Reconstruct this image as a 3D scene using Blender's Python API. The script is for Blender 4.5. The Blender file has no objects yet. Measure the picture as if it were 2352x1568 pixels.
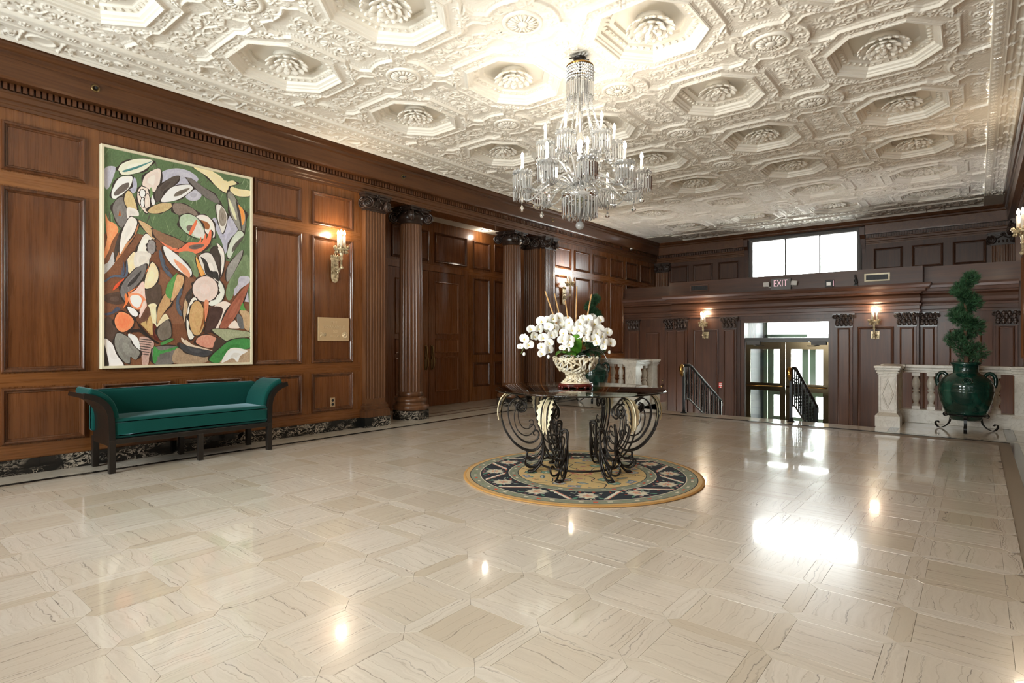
import bpy, bmesh, math, random
import numpy as np
from mathutils import Vector, Matrix
R=math.radians; PI=math.pi; sin=math.sin; cos=math.cos
random.seed(7); rng=np.random.default_rng(7)
SC=bpy.context.scene; COL=SC.collection
# ---------------------------------------------------------------- camera, world, exposure
cam=bpy.data.cameras.new('camera'); camo=bpy.data.objects.new('camera',cam); COL.objects.link(camo)
camo.location=(6.72,0,1.2); camo.rotation_euler=(R(90),0,R(39.2))
cam.sensor_width=36; cam.lens=36*1310/2352; cam.shift_y=1/2352; cam.clip_start=.02; cam.clip_end=500
SC.camera=camo
W=bpy.data.worlds.new('overcast_sky'); SC.world=W; W.use_nodes=True
bg=W.node_tree.nodes['Background']; bg.inputs[0].default_value=(.97,.985,1,1); bg.inputs[1].default_value=11.5
SC.view_settings.view_transform='Standard'; SC.view_settings.look='None'
SC.view_settings.gamma=1; SC.view_settings.use_curve_mapping=False; SC.view_settings.exposure=1.38
SC.cycles.use_denoising=True; SC.cycles.denoiser='OPENIMAGEDENOISE'
SC.cycles.max_bounces=8; SC.cycles.diffuse_bounces=4; SC.cycles.glossy_bounces=4
SC.cycles.transmission_bounces=8; SC.cycles.transparent_max_bounces=16
SC.cycles.sample_clamp_indirect=6; SC.cycles.caustics_reflective=False; SC.cycles.caustics_refractive=False
SC.cycles.use_adaptive_sampling=True; SC.cycles.adaptive_threshold=.02; SC.cycles.blur_glossy=.5
CHANDELIER_W=.9; SCONCE_W=8.5
WARM=(1,.80,.56); WARMW=(1,.90,.76)
def lamp(name,loc,watt,col,parent=None,size=.012):
    l=bpy.data.lights.new(name,'POINT'); l.energy=watt; l.color=col; l.shadow_soft_size=size
    o=bpy.data.objects.new(name,l); o.location=loc; o.parent=parent; COL.objects.link(o); return o
def portal(loc,rot,sx,sy):
    l=bpy.data.lights.new('window_daylight','AREA'); l.shape='RECTANGLE'; l.size=sx; l.size_y=sy
    l.cycles.is_portal=True
    o=bpy.data.objects.new('window_daylight',l); o.location=loc; o.rotation_euler=rot; COL.objects.link(o)
portal((3.6,14.32,3.16),(R(-90),0,0),2.2,.9)
portal((3.7,14.32,.4),(R(-90),0,0),2.3,2.4)
portal((1.9,-2.28,2.0),(R(90),0,0),1.9,2.2)  # portal of the left fill window added behind the viewer
portal((5.1,-2.28,2.0),(R(90),0,0),1.9,2.2)  # portal of the right fill window added behind the viewer
# ---------------------------------------------------------------- mesh helpers
class MB:
    def __init__(s): s.v=[];s.f=[];s.m=[];s.s=[];s.n=0
    def add(s,v,f,mi=0,sm=False):
        b=s.n; s.v.extend([tuple(map(float,p)) for p in v]); s.n+=len(v)
        for q in f: s.f.append(tuple(b+i for i in q)); s.m.append(mi); s.s.append(sm)
        return s
    def box(s,x0,x1,y0,y1,z0,z1,mi=0,bev=0):
        if bev<=0:
            v=[(x,y,z) for z in (z0,z1) for y in (y0,y1) for x in (x0,x1)]
            return s.add(v,[(0,2,3,1),(4,5,7,6),(0,1,5,4),(2,6,7,3),(0,4,6,2),(1,3,7,5)],mi)
        bm=bmesh.new(); bmesh.ops.create_cube(bm,size=1)
        for a in bm.verts: a.co=((x0+x1)/2+a.co.x*(x1-x0),(y0+y1)/2+a.co.y*(y1-y0),(z0+z1)/2+a.co.z*(z1-z0))
        bmesh.ops.bevel(bm,geom=bm.edges[:],offset=bev,segments=2,affect='EDGES',profile=.5)
        return s.bm(bm,mi,False)
    def bm(s,bm,mi=0,sm=False):
        bm.verts.index_update()
        s.add([a.co[:] for a in bm.verts],[[a.index for a in f.verts] for f in bm.faces],mi,sm); bm.free(); return s
    def prism(s,pts,z0,z1,mi=0,mp=None,sm=False):
        n=len(pts); mp=mp or (lambda a,b,h:(a,b,h))
        v=[mp(a,b,z0) for a,b in pts]+[mp(a,b,z1) for a,b in pts]
        return s.add(v,[tuple(range(n))[::-1],tuple(range(n,2*n))]+[(i,(i+1)%n,n+(i+1)%n,n+i) for i in range(n)],mi,sm)
    def lathe(s,pr,n=24,c=(0,0,0),mi=0,sm=True,cap=True,rf=None,a0=0,a1=2*PI,mp=None):
        v=[];f=[];full=abs(a1-a0-2*PI)<1e-6; k=n if full else n+1
        for r,z in pr:
            for i in range(k):
                a=a0+(a1-a0)*i/n; q=r*(rf(a,z) if rf else 1)
                p=(c[0]+q*cos(a),c[1]+q*sin(a),c[2]+z); v.append(mp(p) if mp else p)
        for j in range(len(pr)-1):
            for i in range(n):
                i2=(i+1)%k; f.append((j*k+i,j*k+i2,(j+1)*k+i2,(j+1)*k+i))
        if cap and full:
            if pr[0][0]>1e-6: f.append(tuple(range(k))[::-1])
            if pr[-1][0]>1e-6: f.append(tuple((len(pr)-1)*k+i for i in range(k)))
        return s.add(v,f,mi,sm)
    def tube(s,pts,r,n=6,mi=0,closed=False,sm=True):
        P=[Vector(p) for p in pts]; m=len(P)
        if m<2: return s
        rr=r if hasattr(r,'__len__') else [r]*m
        T=[]
        for i in range(m):
            a=P[(i-1)%m] if (closed or i>0) else P[i]; b=P[(i+1)%m] if (closed or i<m-1) else P[i]
            t=(b-a); T.append(t.normalized() if t.length>1e-9 else Vector((0,0,1)))
        u=T[0].orthogonal().normalized(); v=[];f=[]
        for i in range(m):
            u=(u-T[i]*u.dot(T[i])); u=u.normalized() if u.length>1e-6 else T[i].orthogonal().normalized()
            w=T[i].cross(u)
            for j in range(n):
                a=2*PI*j/n; v.append(P[i]+(u*cos(a)+w*sin(a))*rr[i])
        for i in range(m if closed else m-1):
            i2=(i+1)%m
            for j in range(n): f.append((i*n+j,i*n+(j+1)%n,i2*n+(j+1)%n,i2*n+j))
        if not closed: f.append(tuple(range(n))[::-1]); f.append(tuple((m-1)*n+j for j in range(n)))
        return s.add(v,f,mi,sm)
    def sweep(s,path,prof,mp,closed=True,mi=0,sm=False,cap=True):
        # mitred sweep of prof [(inward offset, height)] along a 2-D path; mp maps (a,b,h) to 3-D
        P=[Vector(p) for p in path]; m=len(P); k=len(prof); v=[];f=[]
        for i in range(m):
            d1=(P[i]-P[i-1]).normalized() if (closed or i>0) else None
            d2=(P[(i+1)%m]-P[i]).normalized() if (closed or i<m-1) else None
            d1=d1 or d2; d2=d2 or d1
            n1=Vector((-d1.y,d1.x)); n2=Vector((-d2.y,d2.x)); nn=n1+n2
            nn=nn/max(.25,(1+n1.dot(n2)))
            for o,h in prof: q=P[i]+nn*o; v.append(mp(q.x,q.y,h))
        for i in range(m if closed else m-1):
            i2=(i+1)%m
            for j in range(k-1): f.append((i*k+j,i2*k+j,i2*k+j+1,i*k+j+1))
        if not closed and cap: f.append(tuple(range(k))); f.append(tuple((m-1)*k+j for j in range(k))[::-1])
        return s.add(v,f,mi,sm)
    def sphere(s,c,r,n=10,m=6,mi=0,sz=1):
        return s.lathe([(max(0,r*sin(PI*j/m)),-r*sz*cos(PI*j/m)) for j in range(m+1)],n,c,mi,cap=False)
    def xf(s,M,start=0):
        for i in range(start,s.n): s.v[i]=tuple(M@Vector(s.v[i]))
        return s
    def me(s,name,mats):
        me=bpy.data.meshes.new(name); me.from_pydata(s.v,[],s.f)
        for m in (mats if isinstance(mats,(list,tuple)) else [mats]): me.materials.append(m)
        if len(s.f):
            me.polygons.foreach_set('material_index',s.m); me.polygons.foreach_set('use_smooth',s.s)
        me.validate(); me.update(); return me
def tag(o,label=None,cat=None,group=None,kind=None):
    if label:o['label']=label
    if cat:o['category']=cat
    if group:o['group']=group
    if kind:o['kind']=kind
    return o
def obj(name,mb,mats,parent=None,loc=None,rot=None,**k):
    me=mb if isinstance(mb,bpy.types.Mesh) else mb.me(name,mats)
    o=bpy.data.objects.new(name,me); COL.objects.link(o); o.parent=parent
    if loc:o.location=loc
    if rot:o.rotation_euler=rot
    return tag(o,**k)
def root(name,loc=(0,0,0),rz=0,**k):
    o=bpy.data.objects.new(name,None); COL.objects.link(o); o.location=loc; o.rotation_euler=(0,0,rz)
    o.empty_display_size=.05; return tag(o,**k)
def copy_tree(o,parent=None,loc=None,rot=None,**k):
    c=o.copy(); COL.objects.link(c)
    if parent is not None: c.parent=parent
    if loc is not None: c.location=loc
    if rot is not None: c.rotation_euler=rot
    for ch in list(o.children): copy_tree(ch,c)
    return tag(c,**k)
def catmull(pts,n=4,closed=True):
    P=np.array(pts,float); m=len(P); out=[]
    for i in range(m if closed else m-1):
        g=lambda j:P[j%m] if closed else P[min(max(j,0),m-1)]
        a,b,c,d=g(i-1),g(i),g(i+1),g(i+2)
        for t in np.arange(n)/n:
            out.append(.5*((2*b)+(-a+c)*t+(2*a-5*b+4*c-d)*t*t+(-a+3*b-3*c+d)*t**3))
    if not closed: out.append(P[-1])
    return [tuple(p) for p in out]
def col_attr(me,cols):
    at=me.color_attributes.new('Col','BYTE_COLOR','CORNER'); k=0; data=[]
    for p,c in zip(me.polygons,cols): data+=list(c)*p.loop_total
    at.data.foreach_set('color_srgb',data)
# ---------------------------------------------------------------- materials
def lin(h):
    c=[(h>>16&255)/255,(h>>8&255)/255,(h&255)/255]
    return tuple(x/12.92 if x<=.04045 else ((x+.055)/1.055)**2.4 for x in c)+(1,)
class G:
    def __init__(s,name):
        s.m=bpy.data.materials.new(name); s.m.use_nodes=True; s.t=s.m.node_tree; s.t.nodes.clear()
        s.out=s.t.nodes.new('ShaderNodeOutputMaterial')
    def n(s,typ,ins=None,o=0,**pr):
        nd=s.t.nodes.new('ShaderNode'+typ)
        for k,v in pr.items(): setattr(nd,k,v)
        for k,v in (ins or {}).items():
            sk=nd.inputs[k]
            if isinstance(v,bpy.types.NodeSocket): s.t.links.new(v,sk)
            else: sk.default_value=v
        return nd.outputs[o] if o is not None else nd
    def math(s,op,a,b=0,c=None,clamp=False):
        d={0:a,1:b}
        if c is not None:d[2]=c
        return s.n('Math',d,operation=op,use_clamp=clamp)
    def vm(s,op,a,b=(0,0,0)): return s.n('VectorMath',{0:a,1:b},operation=op)
    def ramp(s,f,stops,interp='LINEAR'):
        nd=s.t.nodes.new('ShaderNodeValToRGB'); s.t.links.new(f,nd.inputs[0]); cr=nd.color_ramp; cr.interpolation=interp
        while len(cr.elements)<len(stops): cr.elements.new(.5)
        for e,(p,c) in zip(cr.elements,stops): e.position=p; e.color=c if len(c)==4 else tuple(c)+(1,)
        return nd.outputs[0]
    def mix(s,f,a,b,mode='MIX'):
        nd=s.t.nodes.new('ShaderNodeMix'); nd.data_type='RGBA'; nd.blend_type=mode
        for i,v in ((0,f),(6,a),(7,b)):
            if isinstance(v,bpy.types.NodeSocket): s.t.links.new(v,nd.inputs[i])
            else: nd.inputs[i].default_value=v
        return nd.outputs[2]
    def bsdf(s,**k):
        ins={a.replace('_',' '):b for a,b in k.items()}
        b=s.n('BsdfPrincipled',ins); s.t.links.new(b,s.out.inputs[0]); return s.m
    def surf(s,x): s.t.links.new(x,s.out.inputs[0]); return s.m
    def bump(s,h,st=.2,d=.01): return s.n('Bump',{'Height':h,'Strength':st,'Distance':d})
    def pos(s): return s.n('NewGeometry')
    def objc(s): return s.n('TexCoord',o=3)
    def rnd(s): return s.n('ObjectInfo',o=5)
def flat(name,h,rough=.5,metal=0,**k):
    g=G(name); return g.bsdf(Base_Color=lin(h),Roughness=rough,Metallic=metal,**k)
def wood(name,axis,c0,c1,c2,rough=.28,coat=.35,sc=1):
    g=G(name); p=g.pos()
    off=g.n('CombineXYZ',{0:g.math('MULTIPLY',g.rnd(),37),1:g.math('MULTIPLY',g.rnd(),13),2:g.math('MULTIPLY',g.rnd(),23)})
    q=g.vm('ADD',p,off); st=[12,12,12]; st[axis]=.6
    q2=g.vm('MULTIPLY',q,tuple(x*sc for x in st))
    n1=g.n('TexNoise',{'Vector':q2,'Scale':1.3,'Detail':6,'Roughness':.62,'Distortion':.6})
    st2=[55,55,55]; st2[axis]=1.6
    n2=g.n('TexNoise',{'Vector':g.vm('MULTIPLY',q,tuple(st2)),'Scale':1.5,'Detail':3,'Roughness':.6})
    n3=g.n('TexNoise',{'Vector':q,'Scale':1.1,'Detail':3})
    f=g.math('ADD',g.math('MULTIPLY',n1,.62),g.math('MULTIPLY',n2,.38))
    f=g.math('ADD',f,g.math('MULTIPLY',g.math('SUBTRACT',n3,.5),.35))
    f=g.math('ADD',f,g.math('MULTIPLY',g.math('SUBTRACT',g.rnd(),.5),.12))
    c=g.ramp(f,[(.28,c0),(.52,c1),(.78,c2)])
    r=g.math('ADD',g.math('MULTIPLY',n2,.12),rough-.06)
    return g.bsdf(Base_Color=c,Roughness=r,Coat_Weight=coat*.8,Specular_IOR_Level=.38,Coat_Roughness=.16,Normal=g.bump(f,.08,.003))
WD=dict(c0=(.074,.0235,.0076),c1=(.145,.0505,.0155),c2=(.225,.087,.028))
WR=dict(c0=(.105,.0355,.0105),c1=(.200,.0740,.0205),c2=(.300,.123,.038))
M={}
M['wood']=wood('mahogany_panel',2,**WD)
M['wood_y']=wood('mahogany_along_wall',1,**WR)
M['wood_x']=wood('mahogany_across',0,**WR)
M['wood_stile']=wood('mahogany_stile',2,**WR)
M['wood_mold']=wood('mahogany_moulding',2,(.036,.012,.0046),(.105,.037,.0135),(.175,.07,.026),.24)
DK=dict(c0=(.034,.0120,.0054),c1=(.066,.0245,.0110),c2=(.104,.042,.0195))
M['dwood']=wood('dark_walnut',2,**DK,rough=.42,coat=.12); M['dwood_x']=wood('dark_walnut_across',0,**DK,rough=.42,coat=.12)
M['dwood_y']=wood('dark_walnut_along',1,**DK,rough=.42,coat=.12)
M['ddoor']=wood('stained_door_wood',2,(.110,.038,.0125),(.185,.068,.0225),(.26,.105,.037))
M['column']=wood('fluted_column_wood',2,(.058,.0225,.0095),(.122,.050,.0205),(.195,.088,.038),.3,.3)
M['cornice']=wood('cornice_wood',1,(.046,.0165,.0064),(.096,.036,.0125),(.155,.063,.022),.3,.3)
M['carved']=wood('carved_dark_wood',2,(.012,.0065,.0045),(.036,.02,.014),(.07,.042,.03),.3,.3)
def plaster():
    g=G('cream_plaster'); p=g.objc()
    n=g.n('TexNoise',{'Vector':p,'Scale':2.1,'Detail':4})
    n2=g.n('TexNoise',{'Vector':p,'Scale':70,'Detail':2})
    c=g.ramp(n,[(.3,(.80,.75,.655)),(.7,(.87,.83,.745))])
    return g.bsdf(Base_Color=c,Roughness=.62,Normal=g.bump(n2,.12,.003))
M['plaster']=plaster()
def marble_floor(name,field,attr):
    # sandy vein-cut marble; veins run along local Y of each piece
    g=G(name)
    if attr:
        r=g.n('Attribute',attribute_name='rnd',o=2); p=g.n('Attribute',attribute_name='tc',o=1)
    else: r=g.rnd(); p=g.objc()
    off=g.n('CombineXYZ',{0:g.math('MULTIPLY',r,31.7),1:g.math('MULTIPLY',r,17.3),2:g.math('MULTIPLY',r,5)})
    q=g.vm('ADD',p,off)
    d=g.n('TexNoise',{'Vector':g.vm('MULTIPLY',q,(5,2.6,1)),'Scale':1,'Detail':5,'Roughness':.6},o=1)
    qd=g.vm('ADD',q,g.vm('MULTIPLY',g.vm('SUBTRACT',d,(.5,.5,.5)),(.16,.1,0)))
    x=g.n('SeparateXYZ',{0:qd},o=0)
    def lines(k,w,ph):
        fr=g.math('ABSOLUTE',g.math('SUBTRACT',g.math('FRACT',g.math('ADD',g.math('MULTIPLY',x,k),ph)),.5))
        return g.math('SUBTRACT',1,g.math('DIVIDE',fr,w),clamp=True)
    msk=g.n('TexNoise',{'Vector':g.vm('MULTIPLY',q,(7,2.2,1)),'Scale':1,'Detail':3})
    m1=g.math('MULTIPLY',g.math('SUBTRACT',msk,.40,clamp=True),6,clamp=True)
    fine=g.n('TexNoise',{'Vector':g.vm('MULTIPLY',qd,(60,3,1)),'Scale':1,'Detail':5,'Roughness':.7})
    jag=g.n('TexNoise',{'Vector':q,'Scale':55,'Detail':3})
    v1=g.math('MULTIPLY',lines(7.5,.024,0),m1); v1=g.math('MULTIPLY',v1,g.math('ADD',g.math('MULTIPLY',jag,1.6),.1,clamp=True))
    v2=g.math('MULTIPLY',lines(17,.05,.3),1.1)
    base=g.ramp(r,[(0,(.66,.565,.44)),(.10,(.70,.61,.49)),(.3,(.765,.685,.575)),(.6,(.815,.745,.65)),(.85,(.75,.67,.57)),(1,(.71,.62,.51))])
    c=g.mix(g.math('MULTIPLY',g.math('SUBTRACT',fine,.42,clamp=True),1.7,clamp=True),base,(.60,.52,.42,1))
    c=g.mix(g.math('MULTIPLY',v2,msk),c,(.47,.39,.30,1)); c=g.mix(g.math('MULTIPLY',v1,.9),c,(.20,.165,.14,1))
    sp=g.n('TexNoise',{'Vector':q,'Scale':230,'Detail':2})
    c=g.mix(g.math('MULTIPLY',g.math('SUBTRACT',sp,.62,clamp=True),2.2,clamp=True),c,(.55,.47,.38,1))
    wear=g.n('TexNoise',{'Vector':g.pos(),'Scale':1.7,'Detail':5})
    return g.bsdf(Base_Color=c,Roughness=g.math('ADD',g.math('MULTIPLY',wear,.14),.15),Specular_IOR_Level=.75,Coat_Weight=.75,Coat_Roughness=g.math('ADD',g.math('MULTIPLY',wear,.08),.01))
M['tile']=marble_floor('vein_cut_marble',1,False); M['tile_far']=marble_floor('vein_cut_marble_far',1,True)
def cream_marble(name,a,b,vein,rough=.25,sc=1):
    g=G(name); p=g.pos(); n=g.n('TexNoise',{'Vector':p,'Scale':2.2*sc,'Detail':6,'Roughness':.6,'Distortion':1.4})
    v=g.math('ABSOLUTE',g.math('SUBTRACT',g.n('TexNoise',{'Vector':p,'Scale':4*sc,'Detail':5,'Distortion':1.8}),.5))
    v=g.math('SUBTRACT',1,g.math('DIVIDE',v,.03),clamp=True)
    c=g.mix(g.math('MULTIPLY',v,.45),g.ramp(n,[(.35,a),(.65,b)]),vein)
    return g.bsdf(Base_Color=c,Roughness=rough)
M['cmarble']=cream_marble('cream_marble',(.56,.505,.42),(.70,.655,.575),(.42,.36,.29,1))
M['slab']=cream_marble('border_marble',(.55,.49,.40),(.66,.60,.51),(.45,.38,.3,1),.1)
def portoro():
    g=G('black_gold_marble'); p=g.vm('MULTIPLY',g.pos(),(1,1,1.8))
    d=g.n('TexNoise',{'Vector':p,'Scale':5,'Detail':4},o=1); q=g.vm('ADD',p,g.vm('MULTIPLY',g.vm('SUBTRACT',d,(.5,.5,.5)),(.5,.5,.5)))
    v=g.math('ABSOLUTE',g.math('SUBTRACT',g.n('TexNoise',{'Vector':q,'Scale':9,'Detail':4,'Distortion':1.2}),.5))
    v=g.math('SUBTRACT',1,g.math('DIVIDE',v,.045),clamp=True)
    k=g.math('MULTIPLY',g.math('SUBTRACT',g.n('TexNoise',{'Vector':p,'Scale':3,'Detail':2}),.44,clamp=True),7,clamp=True)
    c=g.mix(g.math('MULTIPLY',v,k),(.012,.012,.011,1),(.62,.53,.42,1))
    return g.bsdf(Base_Color=c,Roughness=.12)
M['portoro']=portoro()
M['blackstone']=flat('black_marble',0x1a1614,.12); M['graystone']=flat('grey_marble',0x6b655e,.12)
M['grout']=flat('dark_grout',0x8d8070,.6)
M['brass']=flat('polished_brass',0xb08a4a,.16,1); M['oldbrass']=flat('antique_brass',0x8f7a55,.32,1)
M['goldleaf']=flat('gilded_leaf',0xdccdaa,.5,.15)
def sconce_m():
    g=G('aged_gilt_bronze'); n=g.n('TexNoise',{'Vector':g.objc(),'Scale':30,'Detail':4})
    return g.bsdf(Base_Color=g.ramp(n,[(.35,lin(0x8a7657)),(.6,lin(0xe0cda6))]),Roughness=.38,Metallic=.4)
M['gilt']=sconce_m()
M['iron']=flat('wrought_iron',0x2d2723,.38,.55); M['blackiron']=flat('black_iron',0x121212,.34,.4)
M['steelrail']=flat('rail_metal',0x55575a,.22,.9)
M['benchwood']=wood('ebony_lacquer',2,(.006,.005,.004),(.013,.010,.008),(.022,.017,.013),.34,.1)
def velvet():
    g=G('teal_velvet'); n=g.n('TexNoise',{'Vector':g.objc(),'Scale':220,'Detail':2}); n3=g.n('TexNoise',{'Vector':g.objc(),'Scale':5,'Detail':3})
    c=g.mix(n,lin(0x053a35),lin(0x0d544d)); c=g.mix(g.math('MULTIPLY',n3,.35),c,lin(0x12403f))
    return g.bsdf(Base_Color=c,Roughness=.85,Sheen_Weight=.75,Sheen_Roughness=.35,Sheen_Tint=lin(0x9fb9c4),Specular_IOR_Level=.15,Normal=g.bump(n,.25,.002))
M['velvet']=velvet()
def glass(name,tint=(.96,.985,.975,1),rough=0.0,base=.045):
    g=G(name); fr=g.n('Fresnel',{'IOR':1.5})
    t=g.n('BsdfTransparent',{'Color':tint}); gl=g.n('BsdfGlossy',{'Color':(1,1,1,1),'Roughness':rough})
    return g.surf(g.n('MixShader',{0:fr,1:t,2:gl}))
M['pane']=glass('window_glass'); M['tabletop']=glass('table_glass',(.86,.92,.90,1))
def crystal():
    g=G('cut_crystal'); fr=g.n('Fresnel',{'IOR':1.75})
    t=g.n('BsdfTransparent',{'Color':(.98,.98,.97,1)}); r=g.n('BsdfGlass',{'Color':(1,1,1,1),'Roughness':.02,'IOR':1.6})
    gl=g.n('BsdfGlossy',{'Roughness':.06}); tl=g.n('BsdfTranslucent',{'Color':(.95,.95,.93,1)}); df=g.n('BsdfDiffuse',{'Color':(.95,.95,.93,1)})
    a=g.n('MixShader',{0:.5,1:t,2:r}); a=g.n('MixShader',{0:.62,1:a,2:g.n('MixShader',{0:.36,1:tl,2:df})})
    return g.surf(g.n('MixShader',{0:g.math('ADD',fr,.06,clamp=True),1:a,2:gl}))
M['crystal']=crystal()
def emit(name,c,s):
    g=G(name); return g.surf(g.n('Emission',{'Color':c,'Strength':s}))
M['bulb']=emit('lit_bulb',(1,.93,.82,1),60); M['candle']=flat('candle_sleeve',0xf2ead8,.45)
M['bulbw']=emit('lit_sconce_bulb',(1,.85,.62,1),60)
M['white']=flat('white_plastic',0xe8e6e0,.4); M['greyp']=flat('grey_plastic',0xb9b7b2,.5); M['black']=flat('matte_black',0x141414,.5)
M['red']=flat('red_paint',0xd8322c,.35); M['redlit']=emit('exit_letters_lit',(1,.62,.66,1),.32)
M['framecream']=flat('pale_wood_frame',0xe9dfc2,.45)
def vcol(name,rough,noise=True,bumpsc=90,sat=1):
    g=G(name); c=g.n('Attribute',attribute_name='Col',o=0)
    if noise:
        n=g.n('TexNoise',{'Vector':g.vm('MULTIPLY',g.objc(),(1,1,.5)),'Scale':bumpsc,'Detail':4}); n2=g.n('TexNoise',{'Vector':g.objc(),'Scale':9,'Detail':4})
        c=g.mix(.35,c,g.ramp(n,[(.3,(.30,.28,.26)),(.5,(.5,.5,.5)),(.7,(.78,.78,.76))]),'OVERLAY')
        c=g.mix(.3,c,g.ramp(n2,[(.3,(.38,.36,.34)),(.7,(.66,.66,.64))]),'OVERLAY')
        return g.bsdf(Base_Color=c,Roughness=rough,Normal=g.bump(n,.3,.002))
    return g.bsdf(Base_Color=c,Roughness=rough)
M['paint']=vcol('oil_paint',.5); M['rug']=vcol('wool_pile',.95,True,160)
M['rugedge']=flat('tan_wool',0xb98a4c,.95)
def glaze():
    g=G('green_glazed_ceramic'); n=g.n('TexNoise',{'Vector':g.vm('MULTIPLY',g.objc(),(1,1,.4)),'Scale':7,'Detail':5})
    c=g.ramp(n,[(.3,lin(0x061f19)),(.55,lin(0x0d352b)),(.75,lin(0x2a5a4a))])
    return g.bsdf(Base_Color=c,Roughness=.09,Coat_Weight=.5,Coat_Roughness=.04,Normal=g.bump(n,.25,.01))
M['glaze']=glaze()
def leafm(name,a,b,rough=.4,tr=.0):
    g=G(name); n=g.n('TexNoise',{'Vector':g.objc(),'Scale':14,'Detail':3})
    return g.bsdf(Base_Color=g.ramp(n,[(.35,lin(a)),(.65,lin(b))]),Roughness=rough)
M['needle']=leafm('juniper_needles',0x173a1e,0x44704a,.6); M['bark']=leafm('bark',0x4a3324,0x7a5a42,.8)
M['leaf']=leafm('orchid_leaf',0x3a7a1c,0x6da838,.35); M['leafdk']=leafm('dark_leaf',0x0e2413,0x1f3d22,.35)
M['petal']=leafm('white_petal',0xf4f2ea,0xfbfaf5,.55); M['petalc']=leafm('petal_centre',0xe9d98a,0xd9c070,.5)
M['stem']=leafm('flower_stem',0x5c7a3a,0x8a9a55,.5); M['bamboo']=leafm('bamboo',0xc08a50,0xd9ae76,.5); M['moss']=leafm('moss',0x6a5436,0x8d7148,.9)
M['ceram']=leafm('cream_ceramic',0xdccaa8,0xf2e8d2,.35); M['redwood']=leafm('rosewood',0x3a0f0b,0x6a2218,.2)
M['outwall']=flat('pale_stone',0xc9c5bd,.8); M['concrete']=flat('pavement',0xb9b6b0,.85); M['grey']=flat('vestibule_grey',0x2c2e31,.6)
M['palegreen']=flat('pale_green_metal',0x9fb59a,.4,.3); M['treeleaf']=leafm('outdoor_leaf',0x3c5c34,0x6f9060,.7)
M['winframe']=flat('window_metal',0x6c6a68,.5)
M['greenmarble']=cream_marble('green_marble',(.10,.16,.13),(.22,.30,.25),(.45,.5,.42,1),.15)
# ================================================================ ROOM SHELL
RX,RY0,RY1=7.3,-2.2,14.4
_pc={}
def panel_mesh(w,h,dark,style):
    k=(round(w,3),round(h,3),dark,style)
    if k not in _pc:
        a,b=w/2,h/2; mp=lambda x,y,q:(x,-q,y)
        pr={0:[(0,0),(0,.014),(.006,.026),(.016,.029),(.026,.022),(.034,.010),(.044,.008),(.052,-.001)],
            1:[(0,0),(0,.010),(.008,.018),(.018,.012),(.028,.002)],
            2:[(0,.002),(.004,.002),(.012,-.012),(.022,-.016)]}[style]
        i=pr[-1][0]-.002; m1=MB(); m2=MB()
        m1.sweep([(-a,-b),(a,-b),(a,b),(-a,b)],pr,mp,True)
        m2.add([mp(x,y,q) for q in (0,.003) for x,y in ((-a+i,-b+i),(a-i,-b+i),(a-i,b-i),(-a+i,b-i))],[(4,5,6,7),(0,1,5,4),(1,2,6,5),(2,3,7,6),(3,0,4,7)])
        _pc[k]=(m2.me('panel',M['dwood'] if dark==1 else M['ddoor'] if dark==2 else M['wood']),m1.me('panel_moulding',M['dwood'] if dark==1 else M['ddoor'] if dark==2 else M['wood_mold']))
    return _pc[k]
def panel(par,c,rz,w,h,dark=0,style=0,nm='panel'):
    f,m=panel_mesh(w,h,dark,style)
    o=obj(nm,f,None,par,c,(0,0,rz)); obj('panel_moulding',m,None,o); return o
LZ=[(2.735,3.175),(.925,2.59),(.28,.785)]
def wall_panels(par,face,Ys,dark=0):   # face: function(a,z)->loc, rz
    for y in Ys:
        for z0,z1 in LZ:
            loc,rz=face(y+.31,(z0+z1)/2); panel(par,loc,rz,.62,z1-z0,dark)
fL=lambda a,z:((0.0,a,z),R(90)); fR=lambda a,z:((RX,a,z),R(-90)); fB=lambda a,z:((a,RY1,z),0)
fF=lambda a,z:((a,RY0,z),R(180))
# ---- left wall
m=MB()
m.box(-.15,0,RY0,4.85,-.2,3.86); m.box(-.15,0,9.56,RY1,-.95,3.86)
m.box(-.42,0,4.85,5.28,-.2,3.86); m.box(-.42,0,9.16,9.56,-.2,3.86)          # jambs of the recess
m.box(-.34,0,5.28,9.16,3.30,3.86)                                       # beam over the recess
m.box(-1.35,-1.2,4.7,9.75,-.2,3.6); m.box(-1.35,-.4,4.7,4.85,-.2,3.6); m.box(-1.35,-.4,9.6,9.75,-.2,3.6)
wl=obj('wall_left',m,M['wood_stile'],label='mahogany panelled long wall with the recessed double door',cat='wall',kind='structure')
YL1=[-1.996,-1.231,-.470,.292,1.055,1.81,2.575,3.34,4.105]; YL2=[9.6+.765*k for k in range(6)]
wall_panels(wl,fL,YL1[2:]); wall_panels(wl,fL,YL2)
rb=MB()
for z0,z1 in ((.795,.915),(2.60,2.725),(.142,.268)): rb.box(0,.002,-.5,.5,z0,z1)
for a,b in ((RY0,4.86),(9.57,RY1)):
    for z0,z1 in ((.797,.913),(2.602,2.723),(.142,.268)):
        obj('rail',MB().box(0,.0025,a,b,z0,z1),M['wood_y'],wl)
m=MB(); m.box(-1.2,-.34,4.85,9.6,3.46,3.6)
obj('recess_ceiling',m,flat('recess_paint',0xd9d2c4,.7),wl)
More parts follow.
